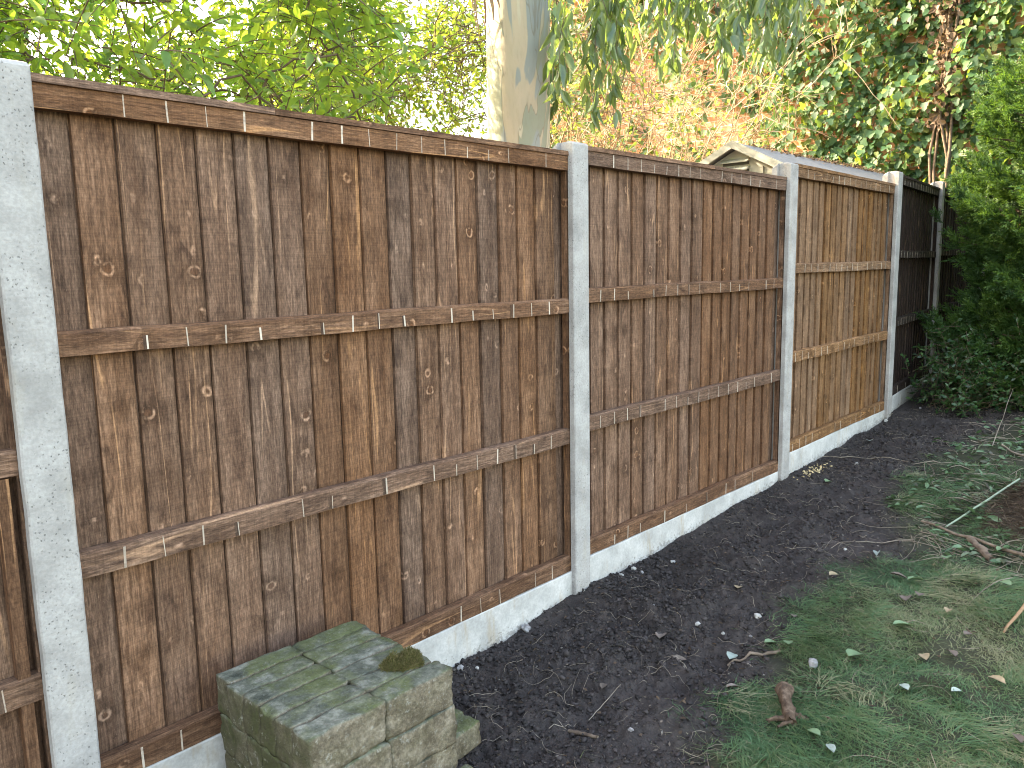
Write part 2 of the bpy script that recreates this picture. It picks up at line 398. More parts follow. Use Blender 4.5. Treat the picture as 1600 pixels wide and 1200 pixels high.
def make_post(i):
    rz = math.atan2(*fdir(max(i-1, 0))[::-1])
    top = PT+PZ[i]; gl = float(gbase(PR[i][0], 0))-.25
    root = empty('fence_post', (PR[i][0], PR[i][1], 0), rz)
    W = PW; D = .112
    prof = [(-W+.004, 0), (-.004, 0), (0, .004), (0, .026), (-.020, .030), (-.020, .074), (0, .078), (0, D-.003), (-.003, D), (-W+.003, D), (-W, D-.003),
            (-W, .078), (-W+.020, .074), (-W+.020, .030), (-W, .026), (-W, .004)]
    n = len(prof); V = []; zs = list(np.linspace(gl, top-.03, 26))+[top-.006, top]
    for k, z in enumerate(zs):
        for x, y in prof:
            jx = .0007*math.sin(z*41+i)+.0005*math.sin(z*97+x*300)
            zz = z
            if k >= len(zs)-2:
                ins = 1 if k == len(zs)-2 else .92
                cx_, cy_ = -W/2, D/2
                x2, y2 = cx_+(x-cx_)*ins, cy_+(y-cy_)*ins
                bow = .010*math.sin(math.pi*min(1, max(0, y/D)))-.022*max(0, (y-.06)/D)**1.3*2
                zz = z+bow+(.002 if k == len(zs)-1 else 0)
                V.append((x2, y2, zz)); continue
            V.append((x+jx, y+jx*.6, zz))
    F = []
    for k in range(len(zs)-1):
        for j in range(n): F.append([k*n+j, k*n+(j+1) % n, (k+1)*n+(j+1) % n, (k+1)*n+j])
    me = bpy.data.meshes.new('post_shaft'); me.from_pydata(V, [], F+[list(range((len(zs)-1)*n, len(zs)*n))]); me.update()
    o = link_mesh('post_shaft', me, CONC, root)
    tag(root, post_labels[i], 'fence post', 'concrete posts along the fence')
panel_labels = {
    0: 'brown feather-edge fence panel cut off by the left edge of the photo',
    1: 'widest brown feather-edge fence panel, behind the mossy brick stack',
    2: 'brown fence panel with the shed gable rising behind its far end',
    3: 'warmer brown narrow fence panel below the shed roof',
    4: 'dark fence panel beside the conifer',
    5: 'dark unseen fence panel added behind the conifer to shade the house wall'}
def make_panel(i):
    a, b = PR[i], PR[i+1]; dr = (b-a); Ltot = np.linalg.norm(dr); rz = math.atan2(dr[1], dr[0])
    L = Ltot-PW; q = QZ[i]
    root = empty('fence_section', (a[0], a[1], q), rz)
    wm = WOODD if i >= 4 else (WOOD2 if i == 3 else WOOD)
    r_ = random.Random(100+i); z0, z1 = .392, 2.0
    if i == 0: z0 = .47
    # boards
    mb = MB(); x = -.012; k = 0
    nb = int(round(L/.0985)); LB = L-.034 if i else L+.012; step = (LB+.012)/nb
    while x < LB-.02:
        st = step+r_.uniform(-.004, .004); x1 = min(x+st, LB)
        if x1 > LB-.04: x1 = LB
        rn = r_.random(); y0 = .0575+r_.uniform(-.001, .0015); y1 = y0+.0085+r_.uniform(-.001, .002); g_ = r_.uniform(.0028, .0046)
        off = (r_.random()*3, r_.random()*9)
        mb.hexa([(x, y0, z0), (x1-g_, y1, z0), (x1-g_, y1+.004, z0), (x, y0+.013, z0), (x, y0, z1), (x1-g_, y1, z1), (x1-g_, y1+.004, z1), (x, y0+.013, z1)], rnd=rn, off=off)
        x = x1; k += 1
    mb.box(-.015, L+.015, .0725, .0745, z0, z1, rnd=.37)
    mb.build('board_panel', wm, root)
    # rails
    cuts = []
    c = .0
    for zr0, zr1, kind in ((1.942, 1.994, 't'), (1.418, 1.474, 'm'), (.908, .969, 'm'), (.3885, .453, 'b')):
        if i == 0 and kind == 'b': zr0, zr1 = .44, .5
        mb = MB(); rn = r_.random(); dz = r_.uniform(-.003, .003) if kind == 'm' else 0
        fy = .0262+(0 if kind != 't' else -.001)
        if kind == 't': c_t = .0
        ch = .006 if kind != 't' else .001
        # slightly wavy rail built of segments
        N = 24; off = (r_.random()*4, r_.random()*7)
        for s_ in range(N):
            xa, xb = .001+(L-.002)*s_/N, .001+(L-.002)*(s_+1)/N
            wa, wb = [.0012*math.sin(t*5+i*2+zr0*9)+.0008*math.sin(t*17+zr0*3) for t in (xa, xb)]
            def cn(xx, wv): return [(xx, fy+wv, zr0+dz+wv), (xx, .0565, zr0+dz+wv), (xx, .0565, zr1+dz+wv), (xx, fy+ch+wv, zr1+dz+wv), (xx, fy+wv, zr1+dz-ch*1.2+wv)]
            A, B = cn(xa, wa), cn(xb, wb)
            for j in range(5):
                j2 = (j+1) % 5; p = [A[j], A[j2], B[j2], B[j]]
                hh = [abs(A[j][1]-A[0][1])+abs(A[j][2]-A[0][2]), abs(A[j2][1]-A[0][1])+abs(A[j2][2]-A[0][2])]
                mb.quad(p[::-1], [(hh[0]+off[0], xb+off[1]), (hh[1]+off[0], xb+off[1]), (hh[1]+off[0], xa+off[1]), (hh[0]+off[0], xa+off[1])], rnd=rn)
            if s_ in (0, N-1):
                E = A if s_ == 0 else B[::-1]
                mb.quad([E[0], E[1], E[2], E[4]], [(p[1], p[2]) for p in (E[0], E[1], E[2], E[4])], rnd=rn)
        xx = .1 if kind != 't' else .19
        while xx < L-.03:
            if r_.random() < (.88 if kind != 'b' else .5):
                wv = .0012*math.sin(xx*5+i*2+zr0*9)+.0008*math.sin(xx*17+zr0*3)
                wd = r_.choice([.002, .003, .004, .0055]); sl = r_.uniform(-.003, .003)
                za = zr0+dz+wv+.001; zb = zr1+dz+wv-ch*1.2-.001
                if r_.random() < .2: zb -= .014
                y_ = fy+wv-.0009
                if kind != 't' and r_.random() < .35:  # dark strip beside the pale mark: its shadow painted as colour
                    dw_ = r_.uniform(.005, .014); mb.hexa([(xx-dw_, y_+.0003, za), (xx-.0002, y_+.0003, za), (xx-.0002, y_+.003, za), (xx-dw_, y_+.003, za), (xx+sl-dw_, y_+.0003, zb), (xx+sl-.0002, y_+.0003, zb), (xx+sl-.0002, y_+.003, zb), (xx+sl-dw_, y_+.003, zb)], rnd=rn, pale=-r_.uniform(.4, 1))
                mb.hexa([(xx, y_, za), (xx+wd, y_, za), (xx+wd, y_+.003, za), (xx, y_+.003, za), (xx+sl, y_, zb), (xx+sl+wd, y_, zb), (xx+sl+wd, y_+.003, zb), (xx+sl, y_+.003, zb)], rnd=rn, pale=r_.uniform(.4, .95))
            xx += step
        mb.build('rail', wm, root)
    # capping strip in two lengths
    mb = MB(); rn = r_.random(); cut = L*r_.uniform(.3, .6)
    y0c = .0195
    mb.hexa([(-.004, y0c, 1.9945), (cut, y0c, 1.9945), (cut, .0825, 1.9945), (-.004, .0825, 1.9945), (-.004, y0c+.002, 2.012), (cut, y0c+.002, 2.012), (cut, .08, 2.016), (-.004, .08, 2.016)], rnd=rn, along='x')
    mb.hexa([(cut+.0015, y0c+.001, 1.9945), (L+.004, y0c+.001, 1.9945), (L+.004, .0825, 1.9945), (cut+.0015, .0825, 1.9945), (cut+.0015, y0c+.003, 2.011), (L+.004, y0c+.003, 2.011), (L+.004, .08, 2.0155), (cut+.0015, .08, 2.0155)], rnd=(rn+.4) % 1, along='x')
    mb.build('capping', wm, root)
    # side battens, behind the rails' ends in the slots
    for xa, xb in ((-.018, .0005), (L-.004, L+.018)):
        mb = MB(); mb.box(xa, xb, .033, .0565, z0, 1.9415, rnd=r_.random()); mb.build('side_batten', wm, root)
    if i == 0:
        mb = MB(); mb.box(L-.045, L-.02, .030, .0565, .505, 1.417, rnd=.3); mb.build('side_batten', wm, root)
    tag(root, panel_labels[i], 'fence panel', 'wooden panels of the fence')
    # gravel board
    N = 90; zt = .3865 if i else .43; zb = -.1
    xs = np.linspace(-.016, L+.016, N); prof = [(.021, zb), (.021, zt-.05), (.0215, zt-.003), (.024, zt), (.066, zt), (.069, zb)]
    V = []
    for xv in xs:
        for jj, (yy, zz) in enumerate(prof):
            wob = .0009*float(fbm([xv*9], [zz*11], i, 3, 61)[0]); V.append((xv, yy+wob, zz+(wob if zz > .3 else 0)))
    n = len(prof); F = [[k*n+j, (k+1)*n+j, (k+1)*n+j+1, k*n+j+1] for k in range(N-1) for j in range(n-1)]
    F += [list(range(n)), list(range((N-1)*n, N*n))[::-1]]
    me = bpy.data.meshes.new('gravel_board'); me.from_pydata(V, [], F); me.update()
    gb = link_mesh('gravel_board', me, BOARD); gb.location = (a[0], a[1], q); gb.rotation_euler = (0, 0, rz)
    tag(gb, ['pale concrete gravel board under the cut-off left fence panel', 'pale concrete gravel board behind and right of the mossy brick stack',
             'pale concrete gravel board under the fence panel in front of the shed gable', 'bright concrete gravel board under the warmer brown narrow fence panel',
             'shaded concrete gravel board under the dark fence panel', 'unseen concrete gravel board added under the panel shading the house wall'][i], 'gravel board', 'concrete gravel boards under the fence panels')
for i in range(7): make_post(i)
for i in range(6): make_panel(i)

# ------------------------------------------------------------------ brick stack
m = MT('mossy_brick'); P = m.pos()
n1 = m.noise(P, 22, 6, .65); n2 = m.noise(P, 150, 4, .7); n3 = m.noise(P, 9, 4, .6, .5); n4 = m.noise(P, 45, 5, .7)
top = m.n('SeparateXYZ'); m.l(m.n('NewGeometry').outputs['Normal'], top.inputs[0])
up = m.ramp(top.outputs[2], [(.45, 0), (.8, 1)])
side = m.ramp(n1, [(.3, (.10, .078, .052)), (.5, (.21, .17, .12)), (.68, (.34, .29, .22))])
side = m.mix(m.ramp(n2, [(.55, 0), (.7, .7)]), side, (.36, .33, .27))
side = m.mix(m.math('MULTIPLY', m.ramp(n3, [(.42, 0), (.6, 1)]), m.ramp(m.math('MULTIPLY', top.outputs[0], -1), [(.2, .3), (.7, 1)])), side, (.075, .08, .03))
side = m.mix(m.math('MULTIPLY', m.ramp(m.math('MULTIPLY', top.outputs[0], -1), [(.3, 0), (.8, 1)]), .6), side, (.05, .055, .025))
lich = m.ramp(n4, [(.6, 0), (.68, 1)]); side = m.mix(m.math('MULTIPLY', lich, .6), side, (.42, .41, .36))
tp = m.ramp(n1, [(.34, (.06, .065, .05)), (.5, (.13, .135, .105)), (.68, (.29, .285, .235))])
tp = m.mix(m.ramp(n3, [(.44, 0), (.6, .7)]), tp, (.11, .125, .04))
tp = m.mix(m.ramp(n2, [(.58, 0), (.72, .6)]), tp, (.3, .32, .29))
tp = m.mix(m.ramp(n4, [(.3, .7), (.42, 0)]), tp, (.035, .042, .03))
wx = m.ramp(top.outputs[0], [(.0, 1), (.3, 0)])
bro = m.ramp(m.noise(P, 85, 5, .8), [(.42, .0), (.58, 1)])
tp = m.mix(m.math('MULTIPLY', bro, .55), tp, m.mix(.5, tp, (.02, .025, .018)))
side = m.mix(m.math('MULTIPLY', bro, .5), side, (.05, .042, .03))
c = m.mix(up, side, tp)
m.bump(m.math('ADD', m.math('MULTIPLY', n2, .6), m.math('ADD', n4, m.math('MULTIPLY', n1, .8))), .9, .008)
MBRICK = m.set(c, .92, .2)
def rough_block(sx, sy, sz, seed, jag=.003, cuts=9):
    bm = bmesh.new(); bmesh.ops.create_cube(bm, size=2); bmesh.ops.subdivide_edges(bm, edges=bm.edges[:], cuts=cuts, use_grid_fill=True)
    co = np.array([v.co[:] for v in bm.verts]); s_ = np.array([sx, sy, sz])/2
    P = co*s_; rd = .0038
    inner = np.clip(P, -(s_-rd), s_-rd); d = P-inner; ln = np.linalg.norm(d, axis=1, keepdims=True)
    P = inner+np.where(ln > 1e-9, d/np.maximum(ln, 1e-9)*np.minimum(ln, rd), 0)
    n = np.stack([fbm(P[:, 0]*30+seed*3, P[:, 1]*30, P[:, 2]*30+k*50, 3, seed) for k in range(3)], 1)
    edge = (np.sum(np.abs(co) > .97, axis=1) >= 2).astype(float)[:, None]
    P = P+n*jag*(1+1.3*edge)-np.sign(co)*edge*np.abs(n)*.0022
    for v, p in zip(bm.verts, P): v.co = p
    me = bpy.data.meshes.new('paving_brick'); bm.to_mesh(me); bm.free()
    for p in me.polygons: p.use_smooth = True
    return me
ordn = ['first', 'second', 'third', 'fourth', 'fifth', 'sixth']; cname = ['top', 'second', 'third', 'bottom']
BX, BY = .254, -.053; bw, bt, bh = .2105, .0715, .103
for cI in range(4):
    for row in range(6):
        for colI in range(2):
            r_ = random.Random(cI*100+row*10+colI)
            ox = (0, .003, .012, -.006)[cI]; oy = (0, -.004, .004, .0)[cI]
            me = rough_block(bw-.0015, bt-.0025, bh-.001, cI*31+row*5+colI*3+1, .0026 if cI else .002)
            zt = .6-cI*bh+(r_.uniform(-.0025, .0015) if cI == 0 else 0)
            o = link_mesh('paving_brick', me, MBRICK)
            o.location = (BX+bw*(colI+.5)+ox+r_.uniform(-.0015, .0015)+((.008*(row == 0))), BY-bt*(row+.5)+oy, zt-bh/2)
            o.rotation_euler = (0, 0, r_.uniform(-.006, .006))
            tag(o, f"mossy paving brick, {ordn[row]} from the fence, {'left' if colI == 0 else 'right'} half of the {cname[cI]} course", 'paving brick', 'paving bricks stacked by the fence')
for (px, py, pz, ln, th, rz, lab) in ((.775, -.33, .285, .2, .1, .15, 'green mossy brick lying lower at the right foot of the brick stack'),
                                      (.60, -.55, .30, .2, .1, .1, 'grey mossy brick lying lower in front of the brick stack'),
                                      (.735, -.20, .245, .15, .1, -.3, 'half buried brick between the stack and the fence')):
    me = rough_block(ln, th, .07, int(px*100), .003); o = link_mesh('paving_brick', me, MBRICK); o.location = (px, py, pz); o.rotation_euler = (.04, .03, rz)
    tag(o, lab, 'paving brick', 'paving bricks stacked by the fence')

# moss clump on the stack
MOSS = mat_leaf('moss_green', [(.07, .06, .028), (.15, .15, .05), (.27, .2, .11)], [(.2, .22, .04), (.25, .2, .05)], .2, .9, .1)
n = 9000; a_ = rng.random(n)*2*np.pi; rr = np.sqrt(rng.random(n))
mx =   .607+.052*rr*np.cos(a_)*(1+.25*np.sin(a_*3)); my = -.375+.042*rr*np.sin(a_)*(1+.25*np.cos(a_*2+1))
hh = .026*(1-rr**2)*np.clip(.8+.9*fbm(mx*55, my*55, 0, 2, 9), .2, 1.5)+.001
pz = .6+hh*rng.random(n)**.4
V, F, rn = leaves(np.stack([mx, my, pz], 1), rdir(n, .8), rdir(n), rng.uniform(.005, .015, n), .0012, 'tri')
bmv, bmf = [], []
ng = 22; th = np.linspace(0, 2*np.pi, ng, endpoint=False); vv = [(.607, -.375, .611)]
for k, q in enumerate((.3, .6, .85, 1)):
    for t in th: vv.append((.607+.048*q*math.cos(t)*(1+.25*math.sin(t*3)), -.375+.038*q*math.sin(t)*(1+.25*math.cos(t*2+1)), .6+.011*(1-q**2)-(.002 if q == 1 else 0)))
tf_ = [[0, 1+j, 1+(j+1) % ng] for j in range(ng)]; qf = [[1+k*ng+j, 1+(k+1)*ng+j, 1+(k+1)*ng+(j+1) % ng, 1+k*ng+(j+1) % ng] for k in range(3) for j in range(ng)]
nv = len(V); Vm = np.concatenate([V, np.array(vv)])
o = np_mesh('moss_clump', Vm, [F[0], np.array(tf_)+nv, np.array(qf)+nv], MOSS, attrs={'rnd': np.concatenate([rn, np.full(len(vv), .5)])})
tag(o, 'brown-green cushion of moss on top of the brick stack', 'moss')

# ------------------------------------------------------------------ generic growth helpers
def bend(a, b, n=6, sag=.12, jit=.03):
    a = np.array(a, float); b = np.array(b, float); t = np.linspace(0, 1, n)[:, None]; d = np.linalg.norm(b-a)
    p = a+(b-a)*t; o = rng.normal(size=3); p += np.sin(t*np.pi)*(o*sag*d*.5+np.array([0, 0, sag*d*.6])); p[1:-1] += rng.normal(size=(n-2, 3))*jit*d
    return p
def skeleton(trunk, r0, r1, centers, rmin=.004, scale=.62):
    """trunk polyline + limbs joining each centre to the nearest part of the tree so far"""
    lines = [np.array(trunk)]; rads = [np.linspace(r0, r1, len(trunk))]
    nodes = np.array(trunk); nr = np.linspace(r0, r1, len(trunk))
    nodes, nr = nodes[len(trunk)//3:], nr[len(trunk)//3:]
    c = np.array(centers); order = np.argsort(np.linalg.norm(c-np.array(trunk[-1]), axis=1))
    for k in order:
        d = np.linalg.norm(nodes-c[k], axis=1)+.15*np.abs(nodes[:, 2]-c[k, 2]+.2)-nr*4
        j = int(np.argmin(d)); p = bend(nodes[j], c[k], 7, .14, .035); ra = max(rmin*1.2, nr[j]*scale); r = np.linspace(ra, max(rmin, ra*.35), 7)
        lines.append(p); rads.append(r); nodes = np.concatenate([nodes, p[2:]]); nr = np.concatenate([nr, r[2:]])
    return lines, rads
def twigs(centers, per, ln, zb=.2, droop=.2, spread=.1, leafstep=.028, L=(.06, .09), W=(.45, .4), bias=None, kmax=12, flip=True):
    """leafy twigs round each centre. returns twig polylines and leaf arrays"""
    c = np.repeat(np.asarray(centers), per, axis=0); n = len(c)
    D = rng.normal(size=(n, 3)); D[:, 2] += zb
    if bias is not None: D += np.asarray(bias)
    D = unit(D); l = rng.uniform(ln[0], ln[1], n); st = c+rng.normal(size=(n, 3))*spread
    ts = np.linspace(0, 1, 5)
    pl = st[:, None]+D[:, None]*(l[:, None, None]*ts[None, :, None]); pl[:, :, 2] -= droop*l[:, None]*ts[None]**2
    P = []; DD = []; NN = []
    for k in range(1, kmax+1):
        t = k*leafstep/l; ok = t <= 1.0
        if not ok.any(): break
        base = st+D*(l*t)[:, None]; base[:, 2] -= droop*l*t**2
        side = unit(np.cross(D, np.array([.1, .2, 1.])+rng.normal(size=(n, 3))*.35))*(1 if k % 2 else -1)
        dd = unit(D*rng.uniform(.4, .9, (n, 1))+side*rng.uniform(.5, 1, (n, 1))+rng.normal(size=(n, 3))*.25-np.array([0, 0, .15]))
        nn = unit(np.array([0, 0, 1.])+rng.normal(size=(n, 3))*.55)
        keep = ok & (rng.random(n) < .93)
        P.append(base[keep]); DD.append(dd[keep]); NN.append(nn[keep])
    P, DD, NN = map(np.concatenate, (P, DD, NN)); LL = rng.uniform(L[0], L[1], len(P)); WW = LL*rng.uniform(W[1], W[0], len(P))
    return list(pl), P, DD, NN, LL, WW
def clear_sun(P, axis_pt, rad):
    """mask: leaves away from the open line between the big trunk and the sun"""
    s_ = np.array(sdir); q = P-np.array(axis_pt); q = q.copy()
    horiz = np.array([s_[0], s_[1], 0])/math.hypot(s_[0], s_[1])
    t = q@horiz; perp = np.abs(q[:, 0]*horiz[1]-q[:, 1]*horiz[0])
    return ~((t > 0) & (perp < rad))

BARK = mat_var('brown_bark', [(.05, .035, .025), (.11, .08, .055), (.17, .13, .09)], 30, .9, .6, .006)
TWIG = mat_var('tan_twig', [(.17, .115, .07), (.28, .2, .125), (.40, .31, .21)], 6, .8, .2, .002)
TRUNK_AXIS = (3.06, 1.43, 2.5)

# ------------------------------------------------------------------ broad leaved tree (left)
LV1 = mat_leaf('laurel_leaf', [(.035, .10, .035), (.06, .16, .05), (.09, .21, .07), (.15, .24, .06), (.07, .17, .08)], [(.2, .42, .05), (.46, .60, .05)], .46, .36, .5)
def crown_points(n, u, v, d, thr, ns, seed, ymin=.45):
    out = []
    while len(out) < n:
        p = at(rng.uniform(*u), rng.uniform(*v), rng.uniform(*d)**1.0)
        if p[1] < ymin: continue
        if float(fbm([p[0]*ns], [p[1]*ns], p[2]*ns, 2, seed)[0]) < thr: continue
        out.append(p)
    return np.array(out)
root = empty('laurel_tree', (.6, 3.3, float(gz(.6, 3.3))))
cs = np.concatenate([crown_points(250, (-250, 600), (-260, 235), (2.9, 5.6), -.34, 1.9, 5), crown_points(60, (-700, -100), (-260, 200), (3, 5), -.3, 1.6, 5), crown_points(60, (-300, 650), (-700, -200), (3.5, 6), -.3, 1.5, 5)])
trunk = [(.6, 3.3, .1), (.63, 3.25, .8), (.7, 3.2, 1.6), (.72, 3.1, 2.4), (.8, 3.05, 3.2), (.85, 3.0, 4.0)]
ln, rd = skeleton(trunk, .11, .05, cs, .004)
tw, P, D, NN, LL, WW = twigs(cs, 8, (.16, .34), .25, .2, .10, .026, (.045, .078), (.46, .36))
k = clear_sun(P, TRUNK_AXIS, .34) & (P[:, 1] > .2); P, D, NN, LL, WW = P[k], D[k], NN[k], LL[k], WW[k]
V, F = tubes(ln+tw, rd+[np.linspace(.0028, .0012, 5)]*len(tw), 5)
def shift(V, o): return V-np.array(o.location)
np_mesh('branch', shift(V, root), F, BARK, root, smooth=True)
V, F, rn = leaves(P, D, NN, LL, WW, 'oval'); np_mesh('crown', shift(V, root), F, LV1, root, {'rnd': rn}, smooth=True)
tag(root, 'dense backlit tree with broad glossy leaves over the left end of the fence', 'tree')

# small leaved tree, left of the trunk
LV2 = mat_leaf('small_leaf', [(.04, .11, .03), (.07, .17, .05), (.11, .21, .05), (.2, .12, .04)], [(.26, .46, .05), (.5, .58, .06)], .48, .5, .35)
root = empty('small_leaved_tree', (3.4, 4.6, float(gz(3.4, 4.6))))
cs = np.concatenate([crown_points(150, (430, 790), (-150, 240), (5.4, 8.0), -.1, 1.3, 15), crown_points(50, (0, 620), (60, 240), (6, 8.5), -.1, 1.3, 17)])
trunk = [(3.4, 4.6, .1), (3.42, 4.6, 1.2), (3.35, 4.65, 2.2), (3.3, 4.6, 3.2), (3.35, 4.6, 4.2)]
ln, rd = skeleton(trunk, .09, .04, cs, .004)
tw, P, D, NN, LL, WW = twigs(cs, 11, (.2, .45), .1, .25, .16, .04, (.045, .08), (.5, .4))
k = clear_sun(P, TRUNK_AXIS, .22); P, D, NN, LL, WW = P[k], D[k], NN[k], LL[k], WW[k]
bare = [bend(c_, c_+rdir(1, .1)[0]*rng.uniform(.3, .8), 5, .1, .04) for c_ in cs[rng.integers(0, len(cs), 480)]]
V, F = tubes(ln+tw+bare, rd+[np.linspace(.003, .0015, 5)]*len(tw)+[np.linspace(.004, .0015, 5)]*len(bare), 4)
np_mesh('branch', shift(V, root), F, BARK, root, smooth=True)
V, F, rn = leaves(P, D, NN, LL, WW, 'tri'); np_mesh('crown', shift(V, root), F, LV2, root, {'rnd': rn})
tag(root, 'open twiggy tree with small yellow-green leaves just left of the pale trunk', 'tree')

# ------------------------------------------------------------------ eucalyptus
m = MT('eucalyptus_bark'); P_ = m.obj()
ns = m.noise(m.vmul(P_, (8, 8, .75)), 1, 3, .5, .35); n2 = m.noise(m.vmul(P_, (7, 7, .5), (3, 1, 5)), 1, 2.5, .5, .4); n3 = m.noise(m.vmul(P_, (60, 60, 8)), 1, 4, .6)
c = m.ramp(ns, [(0, (.27, .30, .24)), (.47, (.30, .32, .26)), (.485, (.46, .40, .31)), (.6, (.52, .44, .34))])
c = m.mix(m.ramp(n2, [(.55, 0), (.565, 1)]), c, (.30, .33, .33))
c = m.mix(m.ramp(n2, [(.36, 1), (.375, 0)]), c, (.55, .5, .40))
c = m.mix(m.ramp(n3, [(.5, 0), (.8, .25)]), c, (.25, .2, .15))
edge = m.math('SUBTRACT', m.ramp(ns, [(.47, 0), (.478, 1)]), m.ramp(ns, [(.478, 0), (.49, 1)]))
c = m.mix(m.math('MULTIPLY', edge, .6), c, (.2, .16, .12))
m.bump(m.math('ADD', m.math('MULTIPLY', n3, .4), m.ramp(ns, [(.46, 1), (.49, 0)])), .5, .004)
EUC = m.set(c, .75, .3)
root = empty('eucalyptus_tree', (3.2, 1.62, float(gz(3.2, 1.6))))
zs = np.concatenate([np.linspace(.1, 4.6, 70), np.linspace(4.7, 7.5, 12)]); sides = 56; V = []
for z in zs:
    cx_ = 3.062-.118*(z-2.3)/.75*.9+.03*math.sin(z*1.3); cy_ = 1.445-.19*(z-2.3)/.75*.75+.02*math.sin(z*1.9)
    if z > 4.6: cx_ -= .03*(z-4.6)
    rr = .188-.012*(z-2.3)+.06*math.exp(-(z-.3)*2.2)
    rr = max(rr, .07)
    for j in range(sides):
        a = j/sides*2*math.pi; r2 = rr*(1+.018*math.sin(3*a+z*.6)+.008*math.sin(7*a-z*1.1))
        V.append((cx_+r2*math.cos(a), cy_+r2*math.sin(a), z))
V = np.array(V); nz = len(zs); i = np.arange(nz-1)[:, None]*sides; j = np.arange(sides)[None]
F = np.stack([i+j, i+(j+1) % sides, i+sides+(j+1) % sides, i+sides+j], -1).reshape(-1, 4)
np_mesh('trunk', shift(V, root), F, EUC, root, smooth=True)
# peeling bark ribbons at the left of the trunk
STRIP = mat_var('peeling_bark', [(.2, .1, .06), (.33, .2, .13), (.45, .33, .22)], 12, .8, .5, .004, stretch=(1, 1, .2))
for (u, v0, v1, d, wd) in ((752, -60, 45, 4.86, .020), (744, -60, 75, 4.86, .013), (764, -50, 35, 4.82, .024), (775, -60, 15, 4.8, .03), (738, -80, 60, 4.9, .008)):
    tt = np.linspace(0, 1, 12); c0 = at(u, v0, d); c1 = at(u+4, v1, d); pl = c0+(c1-c0)*tt[:, None]+AR*(.012*np.sin(tt*5+u))[:, None]-AF*(.02*tt*(1-tt))[:, None]
    V = []
    for q, t in zip(pl, tt):
        w_ = wd*(1-t**3)+.001; tw_ = 1.1*t+u; ax = AR*math.cos(tw_*.6)+AF*math.sin(tw_*.6)
        V += [q-ax*w_/2, q+ax*w_/2, q+ax*w_/2+AF*.002, q-ax*w_/2+AF*.002]
    F = [[k*4+j, k*4+(j+1) % 4, k*4+4+(j+1) % 4, k*4+4+j] for k in range(11) for j in range(4)]
    np_mesh('bark_strip', shift(np.array(V), root), np.array(F), STRIP, root)
LV3 = mat_leaf('eucalyptus_leaf', [(.05, .10, .06), (.08, .14, .10), (.10, .18, .08), (.15, .21, .14)], [(.25, .40, .06), (.42, .52, .1)], .36, .3, .6)
lines, rads, P, D, NN = [], [], [], [], []
def top_of(z): return np.array([3.062-.14*(z-2.3), 1.445-.19*(z-2.3), z])
strings = []
def add_strings(n, u, vend, d, ln):
    for _ in range(n):
        end = at(rng.uniform(*u), rng.uniform(*vend), rng.uniform(*d)); strings.append((end, rng.uniform(*ln)))
add_strings(34, (1040, 1245), (10, 105), (4.6, 6.2), (.5, 1.0))
add_strings(13, (865, 975), (60, 205), (4.2, 5.2), (.6, 1.0))
add_strings(14, (940, 1110), (10, 125), (4.6, 5.8), (.5, .9))
add_strings(16, (1150, 1300), (-60, 70), (4.6, 6.0), (.5, .9))
add_strings(30, (560, 1350), (-420, -60), (3.8, 6.2), (.5, 1.2))
tops = np.array([s_[0]+np.array([rng.normal()*.08, rng.normal()*.08, s_[1]]) for s_ in strings])
for (e, l), tp_ in zip(strings, tops):
    pl = bend(tp_, e, 9, .0, .012); pl[:, :2] += (np.sin(np.linspace(0, 3, 9))*rng.normal()*.05)[:, None]
    lines.append(pl); rads.append(np.linspace(.0028, .0012, 9))
    nl = int(l/.030)
    for q in range(nl):
        t = rng.random()*8; i0 = min(int(t), 7); b = pl[i0]+(pl[i0+1]-pl[i0])*(t-i0)
        P.append(b+rng.normal(size=3)*.02); dd = rng.normal(size=3)*.33; dd[2] = -1; D.append(dd); NN.append(rng.normal(size=3)*np.array([1, 1, .2]))
tk = [top_of(z) for z in (3.4, 4.0, 4.6, 5.4, 6.2)]
l2, r2 = skeleton(tk, .05, .035, tops+np.array([0, 0, .02]), .003, .55)
V, F = tubes(lines+l2[1:], rads+r2[1:], 5); np_mesh('branch', shift(V, root), F, BARK, root, smooth=True)
P, D, NN = map(np.array, (P, D, NN)); LL = rng.uniform(.08, .135, len(P)); WW = LL*rng.uniform(.24, .4, len(P))
k = (P[:, 2] > 0) & (np.linalg.norm(P[:, :2]-np.array([3, 1.4]), axis=1) > .0)
V, F, rn = leaves(P, D, NN, LL, WW, 'long'); np_mesh('crown', shift(V, root), F, LV3, root, {'rnd': rn}, smooth=True)
tag(root, 'thick smooth pale tree trunk with peeling bark and drooping narrow leaves, behind the fence', 'tree')

# ------------------------------------------------------------------ brick wall with ivy
m = MT('sunlit_brick'); P_ = m.pos()
sp = m.n('SeparateXYZ'); m.l(P_, sp.inputs[0]); cb = m.n('CombineXYZ'); m.l(sp.outputs[1], cb.inputs[0]); m.l(sp.outputs[2], cb.inputs[1])
bk = m.n('TexBrick'); m.l(cb.outputs[0], bk.inputs['Vector']); bk.inputs['Scale'].default_value = 1; bk.inputs['Brick Width'].default_value = .225
bk.inputs['Row Height'].default_value = .075; bk.inputs['Mortar Size'].default_value = .006
bk.inputs['Color1'].default_value = (.42, .19, .105, 1); bk.inputs['Color2'].default_value = (.5, .26, .15, 1); bk.inputs['Mortar'].default_value = (.5, .42, .33, 1)
c = m.mix(m.ramp(m.noise(P_, 5, 5, .6), [(.4, 0), (.75, .5)]), bk.outputs[0], (.3, .17, .11))
m.bump(m.math('ADD', m.math('MULTIPLY', bk.outputs['Fac'], -1), m.math('MULTIPLY', m.noise(P_, 60, 4), .5)), .6, .008)
BRW = m.set(c, .9, .2)
WX = 9.35
